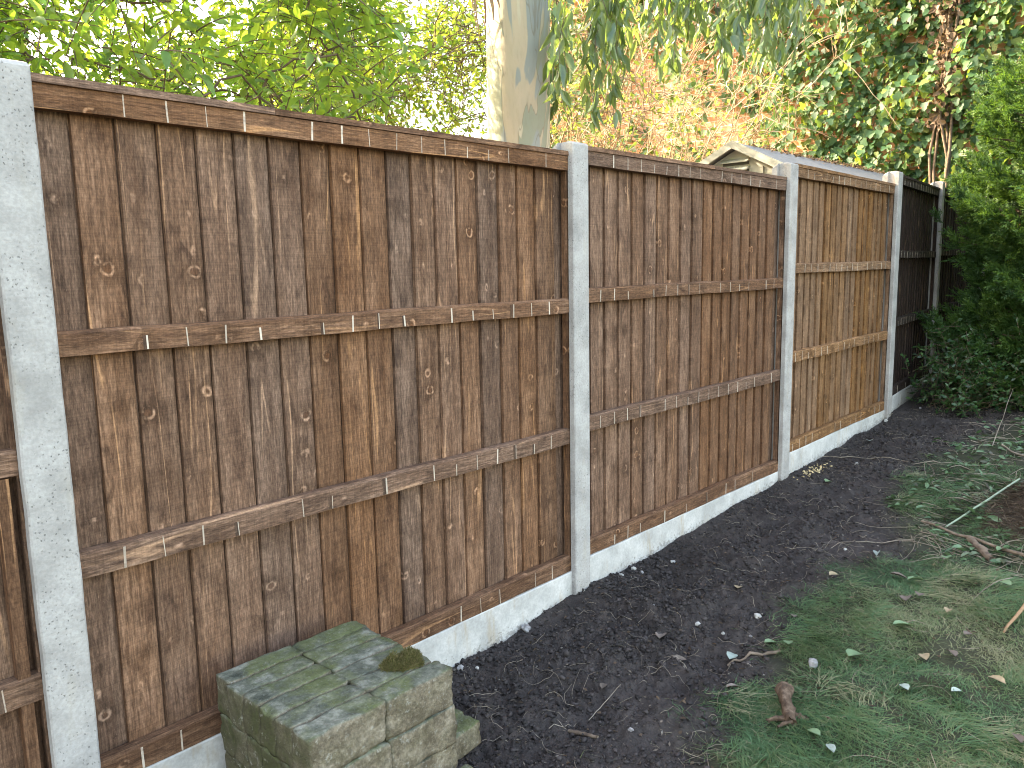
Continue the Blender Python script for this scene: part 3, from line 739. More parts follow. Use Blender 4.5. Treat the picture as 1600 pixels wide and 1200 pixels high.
mb = MB(); mb.box(WX, WX+.3, -5, 7.6, -.3, 7.5)
o = mb.build('brick_wall', BRW); tag(o, 'tall orange-brown brick house wall half covered in ivy beyond the fence', 'wall')
for p in o.data.polygons: pass
IVY = mat_leaf('ivy_leaf', [(.014, .045, .022), (.022, .07, .034), (.035, .095, .04), (.055, .12, .035), (.15, .18, .05)], [(.2, .34, .04), (.4, .5, .06)], .3, .55, .3)
def ivy_on_wall(name, n, yc, zc, dens, depth=.35, L=(.05, .115)):
    y = rng.uniform(*yc, n*3); z = rng.uniform(*zc, n*3); f = dens(y, z)+.32*fbm(y*1.5, z*1.5, 0, 3, 71)
    k = f > rng.random(n*3)*.8; y, z = y[k][:n], z[k][:n]; n = len(y)
    x = WX-.02-depth*rng.random(n)*(.5+.5*np.clip(fbm(y*2, z*2, 0, 2, 72), -1, 1))
    P = np.stack([x, y, z], 1); D = rng.normal(size=(n, 3))*.5+np.array([-.35, 0, -.9]); Nn = rng.normal(size=(n, 3))*.45+np.array([-1, 0, .35])
    return P, D, Nn, rng.uniform(*L, n)
root = empty('ivy', (WX-.1, .95, .5))
def dens(y, z):
    # densest to the right (towards the fence line) and high up, bare in the middle patch
    d = np.interp(y, [-3, .1, 1.8, 2.4, 3.1, 5, 7], [1, 1.1, .95, .5, .03, .12, .3])
    d = d+np.interp(z, [2, 3, 4.0, 4.7, 6], [.05, 0, .0, .4, .5])
    stem = np.abs(y-(.78+.05*np.sin(z*3))) < (.075+.035*np.sin(z*7))
    return np.where(stem & (z > 3.3), -1, d)
P, D, NN, LL = ivy_on_wall('ivy', 30000, (-3.2, 7.3), (.8, 6.6), dens, .5)
V, F, rn = leaves(P, D, NN, LL, LL*.95, 'ivy'); np_mesh('foliage', shift(V, root), F, IVY, root, {'rnd': rn})
DRY = mat_leaf('dry_leaf', [(.04, .026, .02), (.085, .055, .04), (.14, .10, .07), (.22, .16, .12)], [(.25, .15, .06), (.3, .2, .1)], .15, .8, .2)
n = 1500; z = rng.uniform(3.0, 6.4, n); y = .78+.05*np.sin(z*3)+rng.normal(size=n)*.075; x = WX-.05-rng.random(n)*.32
V, F, rn = leaves(np.stack([x, y, z], 1), rdir(n, -.8), rdir(n)+np.array([-1, 0, 0]), rng.uniform(.045, .09, n), rng.uniform(.03, .06, n), 'oval', 1.6)
np_mesh('dead_leaves', shift(V, root), F, DRY, root, {'rnd': rn})
st = [bend((WX-.12-.05*rng.random(), .78+rng.normal()*.05, .3), (WX-.15, .78+rng.normal()*.1, 6.4), 14, .01, .006) for _ in range(5)]
st += [bend((WX-.06, y_, z_), (WX-.08, y_+rng.normal()*.5, z_+rng.uniform(.3, 1.4)), 6, .05, .03) for y_, z_ in zip(rng.uniform(-1, 5, 120), rng.uniform(1.5, 5.5, 120))]
V, F = tubes(st, [np.linspace(.018, .013, 14)]*5+[np.linspace(.008, .003, 6)]*120, 6); np_mesh('stem', shift(V, root), F, BARK, root, smooth=True)
tag(root, 'dark green ivy with big leaves and a brown dead-leaved stem climbing the brick wall', 'ivy')

# ------------------------------------------------------------------ twiggy shrubs in front of the wall
LV4 = mat_leaf('shrub_leaf', [(.07, .14, .04), (.12, .18, .05), (.17, .21, .07), (.09, .16, .05)], [(.3, .42, .05), (.45, .5, .08)], .4, .5, .3)
def shrub(base, tops_fn, nst, label, leafn=4, seed=0, curl=.35, name='twiggy_shrub'):
    root = empty(name, (base[0], base[1], float(gz(base[0], base[1])))); lines, rads, P, D = [], [], [], []
    for _ in range(nst):
        b = np.array([base[0]+rng.normal()*.35, base[1]+rng.normal()*.35, .4]); t = tops_fn()
        p = bend(b, t, 12, .05, .01); h = t-b
        p[:, 2] += np.sin(np.linspace(0, 1, 12)*np.pi)*.25*np.linalg.norm(h[:2]); lines.append(p); rads.append(np.linspace(.011, .003, 12))
        for _ in range(rng.integers(7, 13)):
            i0 = rng.integers(4, 12); s_ = p[min(i0, 11)]; d_ = unit(h/np.linalg.norm(h)*.7+rng.normal(size=3)*.7); l_ = rng.uniform(.25, .8)
            q = s_+d_*l_*np.linspace(0, 1, 7)[:, None]; q[:, 2] -= curl*l_*np.linspace(0, 1, 7)**2; q += rng.normal(size=(7, 3))*.008
            lines.append(q); rads.append(np.linspace(.0045, .0018, 7))
            for _ in range(leafn):
                if rng.random() < .75: P.append(q[rng.integers(2, 7)]); D.append(d_+rng.normal(size=3)*.6)
            for _ in range(2):
                s2 = q[rng.integers(2, 6)]; d2 = unit(d_+rng.normal(size=3)*.7); q2 = s2+d2*rng.uniform(.1, .35)*np.linspace(0, 1, 4)[:, None]; lines.append(q2); rads.append(np.linspace(.003, .0013, 4))
    V, F = tubes(lines, rads, 4); np_mesh('branch', shift(V, root), F, TWIG, root, smooth=True)
    P = np.array(P); D = np.array(D); n = len(P); LL = rng.uniform(.03, .075, n)
    V, F, rn = leaves(P, D, rdir(n, .6), LL, LL*.5, 'tri'); np_mesh('foliage', shift(V, root), F, LV4, root, {'rnd': rn})
    tag(root, label, 'shrub', 'bare-twigged shrubs behind the fence')
shrub((6.4, 4.2), lambda: at(rng.uniform(850, 1060), rng.uniform(-120, 200), rng.uniform(6.5, 8.6)), 30, 'tangled tan-twigged shrub right of the pale trunk, in front of the brick wall', 9)
shrub((7.9, 3.9), lambda: at(rng.uniform(1000, 1330), rng.uniform(-60, 215), rng.uniform(8, 9.2)), 22, 'arching bare-twigged shrub above the shed roof against brick', 4)
shrub((4.6, 5.2), lambda: at(rng.uniform(600, 800), rng.uniform(-60, 200), rng.uniform(6.2, 8.5)), 8, 'thin-twigged shrub tangled among leaves left of the pale trunk', 4)

# ------------------------------------------------------------------ shed
RES = mat_var('grey_resin', [(.25, .255, .22), (.285, .29, .25), (.32, .32, .28)], 3, .6, .1, .001)
ROOF = mat_var('shed_roof_resin', [(.12, .13, .14), (.17, .18, .19), (.22, .225, .23)], 25, .7, .3, .002)
VENT = mat_var('vent_dark', [(.05, .05, .045), (.07, .07, .06)], 10, .7, .1, .001)
SX, SY, SZ = 5.29, 1.2, 2.516; SL = 3.55; HW = .80; RS = .50
root = empty('garden_shed', (SX, SY, float(gz(SX, SY))))
z0 = root.location.z; zr = SZ-z0
def shed_part(name, build, mat): 
    mb = MB(); build(mb); return mb.build(name, mat, root)
ez = zr-HW*RS
def walls(mb):
    y = HW-.1; e = zr-.05-y*RS
    for xa, xb in ((.06, .1), (SL-.1, SL-.06)):
        mb.hexa([(xa, -y, -.05), (xb, -y, -.05), (xb, y, -.05), (xa, y, -.05), (xa, -y, e), (xb, -y, e), (xb, y, e), (xa, y, e)])
        for s_ in (-1, 1):
            a, b = (0, s_*y)
            pts = [(xa, 0, e+.0005), (xb, 0, e+.0005), (xb, b, e+.0005), (xa, b, e+.0005), (xa, 0, zr-.05), (xb, 0, zr-.05), (xb, b*.999, e+.001), (xa, b*.999, e+.001)]
            mb.hexa(pts)
    mb.box(.1, SL-.1, -y, -y+.04, -.05, e); mb.box(.1, SL-.1, y-.04, y, -.05, e)
shed_part('wall', walls, RES)
def ribs(mb):
    for yy in (-.58, -.4, -.22, .22, .4, .58): mb.box(.047, .0595, yy-.012, yy+.012, 0, zr-.07-abs(yy)*RS-.02)
shed_part('wall_rib', ribs, RES)
for s_, nm in ((-1, 'roof'), (1, 'roof')):
    def f(mb):
        a0, b0 = 0, s_*HW; t = .035
        lo_, hi_ = (b0, a0) if s_ < 0 else (a0, b0)
        def zz(y): return zr-abs(y)*RS
        mb.hexa([(0, lo_, zz(lo_)-t), (SL, lo_, zz(lo_)-t), (SL, hi_, zz(hi_)-t), (0, hi_, zz(hi_)-t), (0, lo_, zz(lo_)), (SL, lo_, zz(lo_)), (SL, hi_, zz(hi_)), (0, hi_, zz(hi_))])
    shed_part('roof', f, ROOF)
def barge(mb):
    for s_ in (-1, 1):
        t = .06; xs = (-.022, -.001); a, b = 0, s_*HW; lo_, hi_ = (b, a) if s_ < 0 else (a, b); z_ = lambda y: zr+.012-abs(y)*RS
        mb.hexa([(xs[0], lo_, z_(lo_)-t), (xs[1], lo_, z_(lo_)-t), (xs[1], hi_, z_(hi_)-t), (xs[0], hi_, z_(hi_)-t), (xs[0], lo_, z_(lo_)), (xs[1], lo_, z_(lo_)), (xs[1], hi_, z_(hi_)), (xs[0], hi_, z_(hi_))])
shed_part('barge_board', barge, RES)
def vent(mb):
    for k in range(4): h0 = zr-.155-k*.06; mb.hexa([(.02, -.115, h0), (.0595, -.115, h0+.018), (.0595, .115, h0+.018), (.02, .115, h0), (.018, -.115, h0+.008), (.0595, -.115, h0+.034), (.0595, .115, h0+.034), (.018, .115, h0+.008)])
shed_part('vent_louvre', vent, RES)
def vb(mb):
    for k in range(4): mb.box(.0555, .0592, -.11, .11, zr-.172-k*.06, zr-.15-k*.06)
shed_part('vent_slot', vb, VENT)
tag(root, 'low grey plastic garden shed with louvred gable showing over the fence', 'shed')
n = 900; x = SX+.3+rng.random(n)**.8*(SL-.4); y = SY+rng.normal(size=n)*.04; z = SZ-np.abs(y-SY)*RS+.006+.012*rng.random(n)
V, F, rn = leaves(np.stack([x, y, z], 1), rdir(n)*np.array([1, 1, .3]), rdir(n, 2), rng.uniform(.02, .05, n), rng.uniform(.01, .025, n), 'tri')
o = np_mesh('leaf_litter', V, F, DRY, attrs={'rnd': rn}); tag(o, 'brown leaf litter along the shed roof ridge', 'leaf litter', kind='stuff')

# ------------------------------------------------------------------ conifer
CON = mat_leaf('conifer_green', [(.012, .036, .012), (.026, .07, .018), (.055, .12, .024), (.13, .21, .04)], [(.10, .26, .03), (.24, .40, .04)], .22, .55, .3)
def spray_tpl():
    V = []; F = []; r_ = random.Random(4)
    def blade(p, d, l, w_):
        d = np.array(d, float); d /= np.linalg.norm(d); s_ = np.cross(d, [r_.uniform(-1, 1), r_.uniform(-1, 1), r_.uniform(-1, 1)]); s_ /= np.linalg.norm(s_)
        p = np.array(p, float); k = len(V); V.extend([p-s_*w_*.5, p+s_*w_*.5, p+d*l]); F.append([k, k+1, k+2])
    def axis_(p0, d, l, n):
        p0 = np.array(p0, float); d = np.array(d, float); d /= np.linalg.norm(d); blade(p0, d, l*1.1, .10)
        for i in range(n):
            t = (i+.5)/n; a = r_.uniform(0, 6.28); q = np.cross(d, [math.cos(a), .3, math.sin(a)]); q /= np.linalg.norm(q)
            blade(p0+d*l*t, d*.9+q*.8, l*(.38-.2*t)*r_.uniform(.8, 1.2), .10)
    axis_((0, 0, 0), (0, 1, 0), 1, 8)
    for t, s_ in ((.15, -1), (.25, 1), (.4, -1), (.5, 1), (.65, -1)): axis_((0, t, 0), (s_*.7, .8, r_.uniform(-.3, .3)), .55*(1-t)+.15, 4)
    V = np.array(V); V[:, 2] -= .15*V[:, 1]**2
    return V, np.array(F)
SPV, SPF = spray_tpl()
def sprays(P, D, Nn, L, cr):
    D = unit(D); X = unit(np.cross(D, Nn)); Z = np.cross(X, D); n = len(P)
    V = P[:, None]+L[:, None, None]*(SPV[None, :, 0, None]*X[:, None]+SPV[None, :, 1, None]*D[:, None]+SPV[None, :, 2, None]*Z[:, None])
    F = (SPF[None]+(np.arange(n)*len(SPV))[:, None, None]).reshape(-1, 3)
    return V.reshape(-1, 3), F, (np.repeat(rng.random(n)*.15+cr*.45, len(SPV))+np.tile(np.clip(SPV[:, 1], 0, 1)**2*.4, n))
def conifer(cx_, cy_, top, rmax, n, label, seed, low=.5, cat='conifer'):
    g0 = float(gz(cx_, cy_)); root = empty('conifer', (cx_, cy_, g0)); H = top-g0
    nc = n//14; z = (rng.random(nc)**.95)*H*.98+.06; a = rng.random(nc)*2*np.pi; t = z/H
    prof = np.interp(t, [0, .06, .3, .55, .8, .93, 1], [low, .95, 1, .97, .78, .5, .12])*rmax
    lump = 1+.34*fbm(np.cos(a)*2.6+seed, np.sin(a)*2.6, z*3.6, 3, 81)
    rr = prof*lump*(1-.35*rng.random(nc)**1.6)
    C_ = np.stack([cx_+rr*np.cos(a), cy_+rr*np.sin(a), g0+z], 1)
    CD = unit(np.stack([np.cos(a), np.sin(a), .75+0*a], 1)+rng.normal(size=(nc, 3))*.35); CL = rng.uniform(.16, .36, nc)
    k = np.repeat(np.arange(nc), 14); n = len(k); tt = rng.random(n)
    P = C_[k]+CD[k]*(CL[k]*(tt-.6))[:, None]+rng.normal(size=(n, 3))*.010
    sd_ = rng.normal(size=(n, 3)); D = unit(CD[k]*1.1+unit(sd_)*(.9-.6*tt)[:, None]); Nn = rng.normal(size=(n, 3))
    z, rr = P[:, 2]-g0, rr[k]
    V, F, rn = sprays(P, D, Nn, rng.uniform(.07, .13, n), (rng.random(nc)**1.4)[k]); np_mesh('crown', shift(V, root), F, CON, root, {'rnd': rn})
    ln = [np.array([(cx_+.02*math.sin(q), cy_, g0-.1+H*q/10*.97) for q in range(11)])]; rd = [np.linspace(.06, .012, 11)]
    for k in rng.integers(0, n, 700):
        b = np.array([cx_, cy_, max(g0+.12, P[k, 2]-.35*rr[k])]); ln.append(bend(b, P[k], 5, .05, .02)); rd.append(np.linspace(.009, .003, 5))
    V, F = tubes(ln, rd, 5); np_mesh('trunk', shift(V, root), F, BARK, root, smooth=True)
    tag(root, label, cat); return root
conifer(6.73, -.97, 3.30, .83, 19000, 'bushy bright green conifer filling the right edge beyond the fence end', 3, .85)
conifer(7.9, -1.9, 3.6, .9, 9000, 'taller conifer behind at the far right edge', 8)

# low evergreen shrub at the foot of the last post
LV5 = mat_leaf('dark_shrub_leaf', [(.012, .04, .018), (.02, .065, .025), (.035, .095, .03), (.07, .13, .05)], [(.1, .25, .03), (.2, .35, .05)], .25, .35, .5)
root = empty('low_shrub', (6.15, -.22, float(gz(6.15, -.22)))); cs = []
while len(cs) < 95:
    p = np.array([6.2+rng.normal()*.24, -.36+rng.normal()*.20, .47+rng.random()**1.5*.5])
    if p[1] < .0 and p[0] > 5.75: cs.append(p)
cs = np.array(cs)
ln = [bend((6.15+rng.normal()*.1, -.25+rng.normal()*.08, .42), c_, 6, .06, .03) for c_ in cs]
tw, P, D, NN, LL, WW = twigs(cs, 9, (.08, .2), .3, .1, .06, .015, (.03, .052), (.55, .42))
k = P[:, 1] < .07; P, D, NN, LL, WW = P[k], D[k], NN[k], LL[k], WW[k]
V, F = tubes(ln+tw, [np.linspace(.0035, .0018, 6)]*len(ln)+[np.linspace(.002, .001, 5)]*len(tw), 4); np_mesh('branch', shift(V, root), F, BARK, root, smooth=True)
V, F, rn = leaves(P, D, NN, LL, WW, 'tri'); np_mesh('foliage', shift(V, root), F, LV5, root, {'rnd': rn})
tag(root, 'dark low leafy shrub at the foot of the conifer beside the last post', 'shrub')

# ------------------------------------------------------------------ lawn, clods, debris
GRASS = mat_leaf('grass_blade', [(.03, .075, .035), (.05, .12, .055), (.075, .16, .075), (.12, .17, .07), (.30, .27, .17)], [(.10, .22, .06), (.2, .28, .1)], .3, .5, .3)
def in_lawn(x, y, noise=.09): return y < lawn_edge(x)+noise*fbm(x*5, y*5, 0, 3, 55)
def soft_lawn(x, y): return y < lawn_edge(x)+.13*fbm(x*6, y*6, 0, 4, 55)+rng.normal(size=len(x))*.028
def scatter(n, xr, yr): return rng.uniform(*xr, n), rng.uniform(*yr, n)
def blades(x, y, L, Wd, lean=.9, sw=.3, droop=.5):
    n = len(x); z = gz(x, y); ang = 1.3*fbm(x*4, y*4, 0, 2, 91)*np.pi+rng.normal(size=n)*1.25
    D0 = np.stack([np.cos(ang)*lean, np.sin(ang)*lean, np.ones(n)*rng.uniform(.35, 1.1, n)], 1); D0 = unit(D0)
    side = unit(np.cross(D0, np.array([0, 0, 1.])+rng.normal(size=(n, 3))*.2)); ts = np.array([0, .35, .7, 1]); ws = np.array([1, .9, .6, 0])
    V = []
    for t, w_ in zip(ts, ws):
        c_ = np.stack([x, y, z-.004], 1)+D0*(L*t)[:, None]; c_[:, 2] -= droop*L*t**2; c_ += side*(sw*L*t**2*rng.normal(size=n)*.3)[:, None]
        c_[:, 2] = np.maximum(c_[:, 2], z-.002+t*.004)
        if w_ == 0: V.append(c_[:, None])
        else: V.append(np.stack([c_-side*(Wd*w_/2)[:, None], c_+side*(Wd*w_/2)[:, None]], 1))
    V = np.concatenate(V, 1); off = (np.arange(n)*7)[:, None, None]
    Q = (np.array([[0, 1, 3, 2], [2, 3, 5, 4]])[None]+off).reshape(-1, 4); T = (np.array([[4, 5, 6]])[None]+off).reshape(-1, 3)
    return V.reshape(-1, 3), [Q, T], n
x, y = scatter(380000, (.9, 4.6), (-2.3, -.3)); k = soft_lawn(x, y); dn = .55+.5*fbm(x*4, y*4, 0, 3, 66)
dens_far = np.interp(x, [2.6, 3.2], [1, .35]); k &= rng.random(len(x)) < np.clip(dn, .12, 1)*dens_far; x, y = x[k], y[k]; n = len(x)
V, F, n = blades(x, y, rng.uniform(.03, .085, n), rng.uniform(.0012, .0024, n), .8, .5, .6)
yel = np.clip(.5*rng.random(n)+.2+.4*fbm(x*2.6, y*2.6, 0, 3, 67), 0, 1); yel = np.where(rng.random(n) < .07, 1, np.minimum(yel, .93))
g = np_mesh('grass', V, F, GRASS, attrs={'rnd': np.repeat(yel, 7)}); tag(g, 'short tangled green lawn grass at the lower right', 'grass', kind='stuff')
def wisps(name, n0, Lr, mat, label, cat, lo, hi, thr, seed):
    x, y = scatter(n0, (.95, 4.4), (-2.2, -.45)); k = soft_lawn(x, y) & (fbm(x*4.5, y*4.5, 0, 3, seed) > thr); x, y = x[k], y[k]; n = len(x); st_ = rng.bit_generator.state
    z = gz(x, y); ang = 2.4*fbm(x*2.6, y*2.6, 0, 2, seed+5)*np.pi+rng.normal(size=n)*.55; L = rng.uniform(*Lr, n)
    D0 = unit(np.stack([np.cos(ang), np.sin(ang), rng.uniform(.35, .8, n)], 1)); side = unit(np.cross(D0, [0, 0, 1.])); P = []
    bendv = rng.normal(size=n)*.35; ts = [0, .25, .5, .75, 1]; V = []
    for t in ts:
        c_ = np.stack([x, y, z-.003], 1)+D0*(L*t)[:, None]+side*(bendv*L*t*t)[:, None]; c_[:, 2] -= .62*L*t*t; c_[:, 2] = np.maximum(c_[:, 2], z+.004+.012*t)
        w_ = .0022*(1-t)**.6+.0002; V.append(np.stack([c_-side*w_/2+np.array([0, 0, .0006]), c_+side*w_/2], 1))
    V = np.concatenate(V, 1); off = (np.arange(n)*10)[:, None, None]; Q = (np.array([[2*i, 2*i+1, 2*i+3, 2*i+2] for i in range(4)])[None]+off).reshape(-1, 4)
    o = np_mesh(name, V.reshape(-1, 3), [Q], mat, attrs={'rnd': np.repeat(rng.uniform(lo, hi, n), 10)}); tag(o, label, cat, kind='stuff')
wisps('long_grass', 46000, (.05, .12), GRASS, 'longer bright green wisps combed across the lawn', 'grass', .3, .85, .22, 131)
wisps('dry_grass', 22000, (.05, .12), GRASS, 'pale straw-coloured wisps lying in the lawn', 'dead grass', .88, 1, .42, 171)
# dead straw tufts on the soil edge
x, y = scatter(20000, (.95, 5.8), (-1.4, -.25)); e = np.abs(y-lawn_edge(x)); k = (rng.random(len(x)) < np.exp(-e*9)*.55) & (vnoise(x*7, y*7, 0, 5) > -.05); x, y = x[k], y[k]; n = len(x)
V1, F1, n1 = blades(x, y, rng.uniform(.03, .1, n), rng.uniform(.001, .002, n), 1.4, .8, .7)
STRAW = mat_leaf('straw', [(.16, .13, .09), (.26, .22, .15), (.34, .30, .22), (.12, .14, .06)], [(.3, .25, .12), (.35, .3, .2)], .2, .7, .2)
o = np_mesh('dead_grass', V1, F1, STRAW, attrs={'rnd': np.repeat(rng.random(n1), 7)}); tag(o, 'pale dead grass along the edge of the bare soil', 'dead grass', kind='stuff')

def blobs(x, y, r, name, mat, label, cat, seed, sink=.3, flat=.75):
    bm = bmesh.new(); bmesh.ops.create_icosphere(bm, subdivisions=1, radius=1); T = np.array([v.co[:] for v in bm.verts]); F = np.array([[v.index for v in f.verts] for f in bm.faces]); bm.free()
    n = len(x); q = T[None]*(1+.6*np.clip(rng.normal(size=(n, len(T), 1)), -1.3, 1.6))*r[:, None, None]; q = q*(1+rng.normal(size=(n, 1, 3))*.22); q[:, :, 2] *= flat
    z = gz(x, y)+r*(1-sink)*.6
    V = q+np.stack([x, y, z], 1)[:, None]
    o = np_mesh(name, V.reshape(-1, 3), (F[None]+(np.arange(n)*len(T))[:, None, None]).reshape(-1, 3), mat, attrs={'rnd': np.repeat(rng.random(n), len(T))})
    tag(o, label, cat, kind='stuff'); return o
CLOD = mat_var('soil_clod', [(.014, .012, .012), (.028, .024, .0235), (.048, .04, .039), (.075, .062, .058)], 60, .9, .7, .004, rnd=True)
x, y = scatter(150000, (.7, 7.3), (-1.5, .02)); k = ~in_lawn(x, y, .05) & (rng.random(len(x)) < np.clip(.55+.6*fbm(x*3, y*3, 0, 3, 77), .12, 1)*np.interp(x, [2, 6], [1, .4])); x, y = x[k], y[k]
blobs(x, y, .0014+.0075*rng.random(len(x))**6, 'soil_crumbs', CLOD, 'dark crumbly soil clods along the fence', 'soil', 1)
CHIP = mat_var('pale_grit', [(.08, .07, .06), (.17, .15, .13), (.34, .31, .27)], 40, .8, .3, .002, rnd=True)
x, y = scatter(1500, (.8, 7), (-1.6, .0)); k = ~in_lawn(x, y, .05); x, y = x[k], y[k]
blobs(x, y, .0012+.0035*rng.random(len(x))**3, 'grit', CHIP, 'small pale grit and wood bits scattered on the soil', 'grit', 2, 0)
n = 80000; x, y = scatter(n, (.7, 7), (-1.5, .0)); k = ~in_lawn(x, y, .05) & (fbm(x*5, y*5, 0, 2, 13) > -.35); x, y = x[k], y[k]; n = len(x)
CR = mat_leaf('humus_flake', [(.018, .014, .012), (.045, .034, .03), (.08, .06, .05), (.15, .115, .09)], [(.05, .04, .03), (.08, .06, .04)], .05, .75, .3)
V, F, rn = leaves(np.stack([x, y, gz(x, y)+rng.uniform(.001, .006, n)], 1), rdir(n)*np.array([1, 1, .5]), rdir(n, 1.2), .003+.018*rng.random(n)**3, .0015+.006*rng.random(n)**3, 'tri')
o = np_mesh('humus_flakes', V, F, CR, attrs={'rnd': rn**1.6}); tag(o, 'dark fibrous flakes and bark crumbs in the bare soil', 'soil', kind='stuff')
SAW = mat_var('wood_chip', [(.6, .42, .2), (.75, .6, .35)], 40, .8, .3, .002, rnd=True)
n = 110; x = 3.96+rng.normal(size=n)*.10; y = -.06+rng.normal(size=n)*.028; k = y < .01
blobs(x[k], y[k], rng.uniform(.0025, .007, k.sum()), 'wood_chips', SAW, 'yellow wood chips at the foot of the bright gravel board', 'wood chips', 3, 0, .5)

# fine roots and straw lying on the soil
def strands(n, xr, yr, L, r, name, mat, label, cat, cond=None, curv=.22):
    x, y = scatter(n*2, xr, yr); k = np.ones(len(x), bool) if cond is None else cond(x, y); x, y = x[k][:n], y[k][:n]
    lines, rads = [], []
    for a, b in zip(x, y):
        l = rng.uniform(*L); th = rng.random()*6.28; dth = rng.normal()*curv; p = []; px_, py_ = a, b
        for s_ in range(7):
            p.append((px_, py_)); px_ += math.cos(th)*l/6; py_ += math.sin(th)*l/6; th += dth+rng.normal()*.2
        p = np.array(p); p[:, 1] = np.minimum(p[:, 1], .01); z = gz(p[:, 0], p[:, 1])+.003+rng.random()*.01*np.sin(np.linspace(0, 3.14, 7))
        lines.append(np.column_stack([p, z])); rr = rng.uniform(*r); rads.append(np.linspace(rr, rr*.5, 7))
    V, F = tubes(lines, rads, 4); o = np_mesh(name, V, F, mat, attrs={'rnd': np.zeros(len(V))}); tag(o, label, cat, kind='stuff')
ROOTM = mat_var('dry_root', [(.12, .09, .07), (.22, .18, .14), (.34, .29, .23)], 8, .8, .2, .002)
strands(420, (.9, 6.5), (-1.3, -.02), (.03, .14), (.0005, .0012), 'fine_roots', ROOTM, 'thin pale roots and straws lying on the dark soil', 'roots', lambda x, y: ~in_lawn(x, y))
strands(260, (3.0, 6.2), (-1.5, -.5), (.08, .45), (.001, .0028), 'cut_twigs', ROOTM, 'cut twigs and stems littering the ground by the conifer', 'twigs', lambda x, y: in_lawn(x, y), .15)
strands(130, (1.1, 3.2), (-2, -.7), (.05, .2), (.0006, .0014), 'dead_stems', ROOTM, 'thin dead stems lying in the lawn', 'stems', lambda x, y: in_lawn(x, y), .3)
# litter of small cut leaves on the far right ground
n = 2600; x, y = scatter(n, (2.95, 6.4), (-1.9, -.45)); k = in_lawn(x, y, .15) & (vnoise(x*4, y*4, 0, 8) > -.35); x, y = x[k], y[k]; n = len(x)
LIT = mat_leaf('cut_leaf', [(.05, .035, .028), (.04, .09, .04), (.07, .14, .06), (.12, .2, .11), (.09, .07, .055)], [(.1, .2, .05), (.2, .3, .1)], .15, .45, .4)
V, F, rn = leaves(np.stack([x, y, gz(x, y)+rng.uniform(.004, .03, n)], 1), rdir(n)*np.array([1, 1, .25]), rdir(n, 2.2), rng.uniform(.02, .06, n), rng.uniform(.01, .026, n), 'oval')
o = np_mesh('leaf_litter', V, F, LIT, attrs={'rnd': rn}, smooth=True); tag(o, 'cut leaves and hedge clippings strewn over the ground at the right', 'leaf litter', kind='stuff')
n = 620; x, y = scatter(n, (.9, 3.2), (-2, -.05)); V, F, rn = leaves(np.stack([x, y, gz(x, y)+.006], 1), rdir(n)*np.array([1, 1, .25]), rdir(n, 2.5), rng.uniform(.008, .024, n), rng.uniform(.005, .011, n), 'oval')
o = np_mesh('leaf_bits', V, F, DRY, attrs={'rnd': rn*.6}, smooth=True); tag(o, 'small brown leaf fragments on soil and lawn', 'leaf litter', kind='stuff')
# dark brown heap of roots at the right edge
n = 5200; x = 3.95+rng.normal(size=n)*.28; y = -1.26+rng.normal(size=n)*.13; hh = .15*np.exp(-((x-3.95)/.36)**2-((y+1.26)/.19)**2); z = gz(x, y)+hh*rng.random(n)**.3
HEAP = mat_leaf('root_heap_fibre', [(.03, .02, .015), (.06, .04, .028), (.10, .07, .05), (.16, .12, .09)], [(.1, .07, .04), (.12, .09, .05)], .1, .9, .2)
V, F, rn = leaves(np.stack([x, y, z], 1), rdir(n)*np.array([1, 1, .4]), rdir(n, 1), rng.uniform(.02, .07, n), .004, 'tri')
hx = np.linspace(-.6, .6, 26); hy = np.linspace(-.32, .32, 18); HX, HY = np.meshgrid(hx, hy, indexing='ij')
HZ = .145*np.exp(-(HX/.36)**2-(HY/.19)**2)*(1+.2*fbm(HX*9, HY*9, 0, 3, 4))-.012; HX = HX+3.95; HY = HY-1.26; HZ = HZ+gz(HX, HY)
ii = np.arange(26*18).reshape(26, 18); hf = np.stack([ii[:-1, :-1], ii[1:, :-1], ii[1:, 1:], ii[:-1, 1:]], -1).reshape(-1, 4)
nv = len(V); o = np_mesh('root_heap', np.concatenate([V, np.stack([HX, HY, HZ], -1).reshape(-1, 3)]), [F[0], hf+nv], HEAP, attrs={'rnd': np.concatenate([rn, np.full(26*18, .2)])})
tag(o, 'low brown heap of dug-up roots and turf at the right edge', 'root heap')

# ------------------------------------------------------------------ single things on the ground
def gpt(u, v):
    q = AF+AR*(u-800)/FPX-AU*(v-600)/FPX; x = 2.
    for _ in range(25):
        t = (float(gz(x, y_ if _ else -.6))-CAM[2])/q[2]; p = CAM+q*t; x, y_ = p[0], p[1]
    return p
PALE = mat_leaf('silver_leaf', [(.30, .37, .34), (.35, .42, .38)], [(.3, .4, .3), (.3, .4, .3)], .1, .5, .4)
GLEAF = mat_leaf('fallen_green_leaf', [(.16, .25, .14), (.2, .3, .17)], [(.2, .3, .1), (.2, .3, .1)], .15, .45, .4)
BLEAF = mat_leaf('fallen_brown_leaf', [(.13, .10, .085), (.2, .16, .14)], [(.2, .12, .06), (.2, .15, .1)], .1, .7, .3)
YLEAF = mat_leaf('fallen_tan_leaf', [(.3, .24, .15), (.36, .28, .18)], [(.2, .12, .06), (.2, .15, .1)], .1, .7, .3)
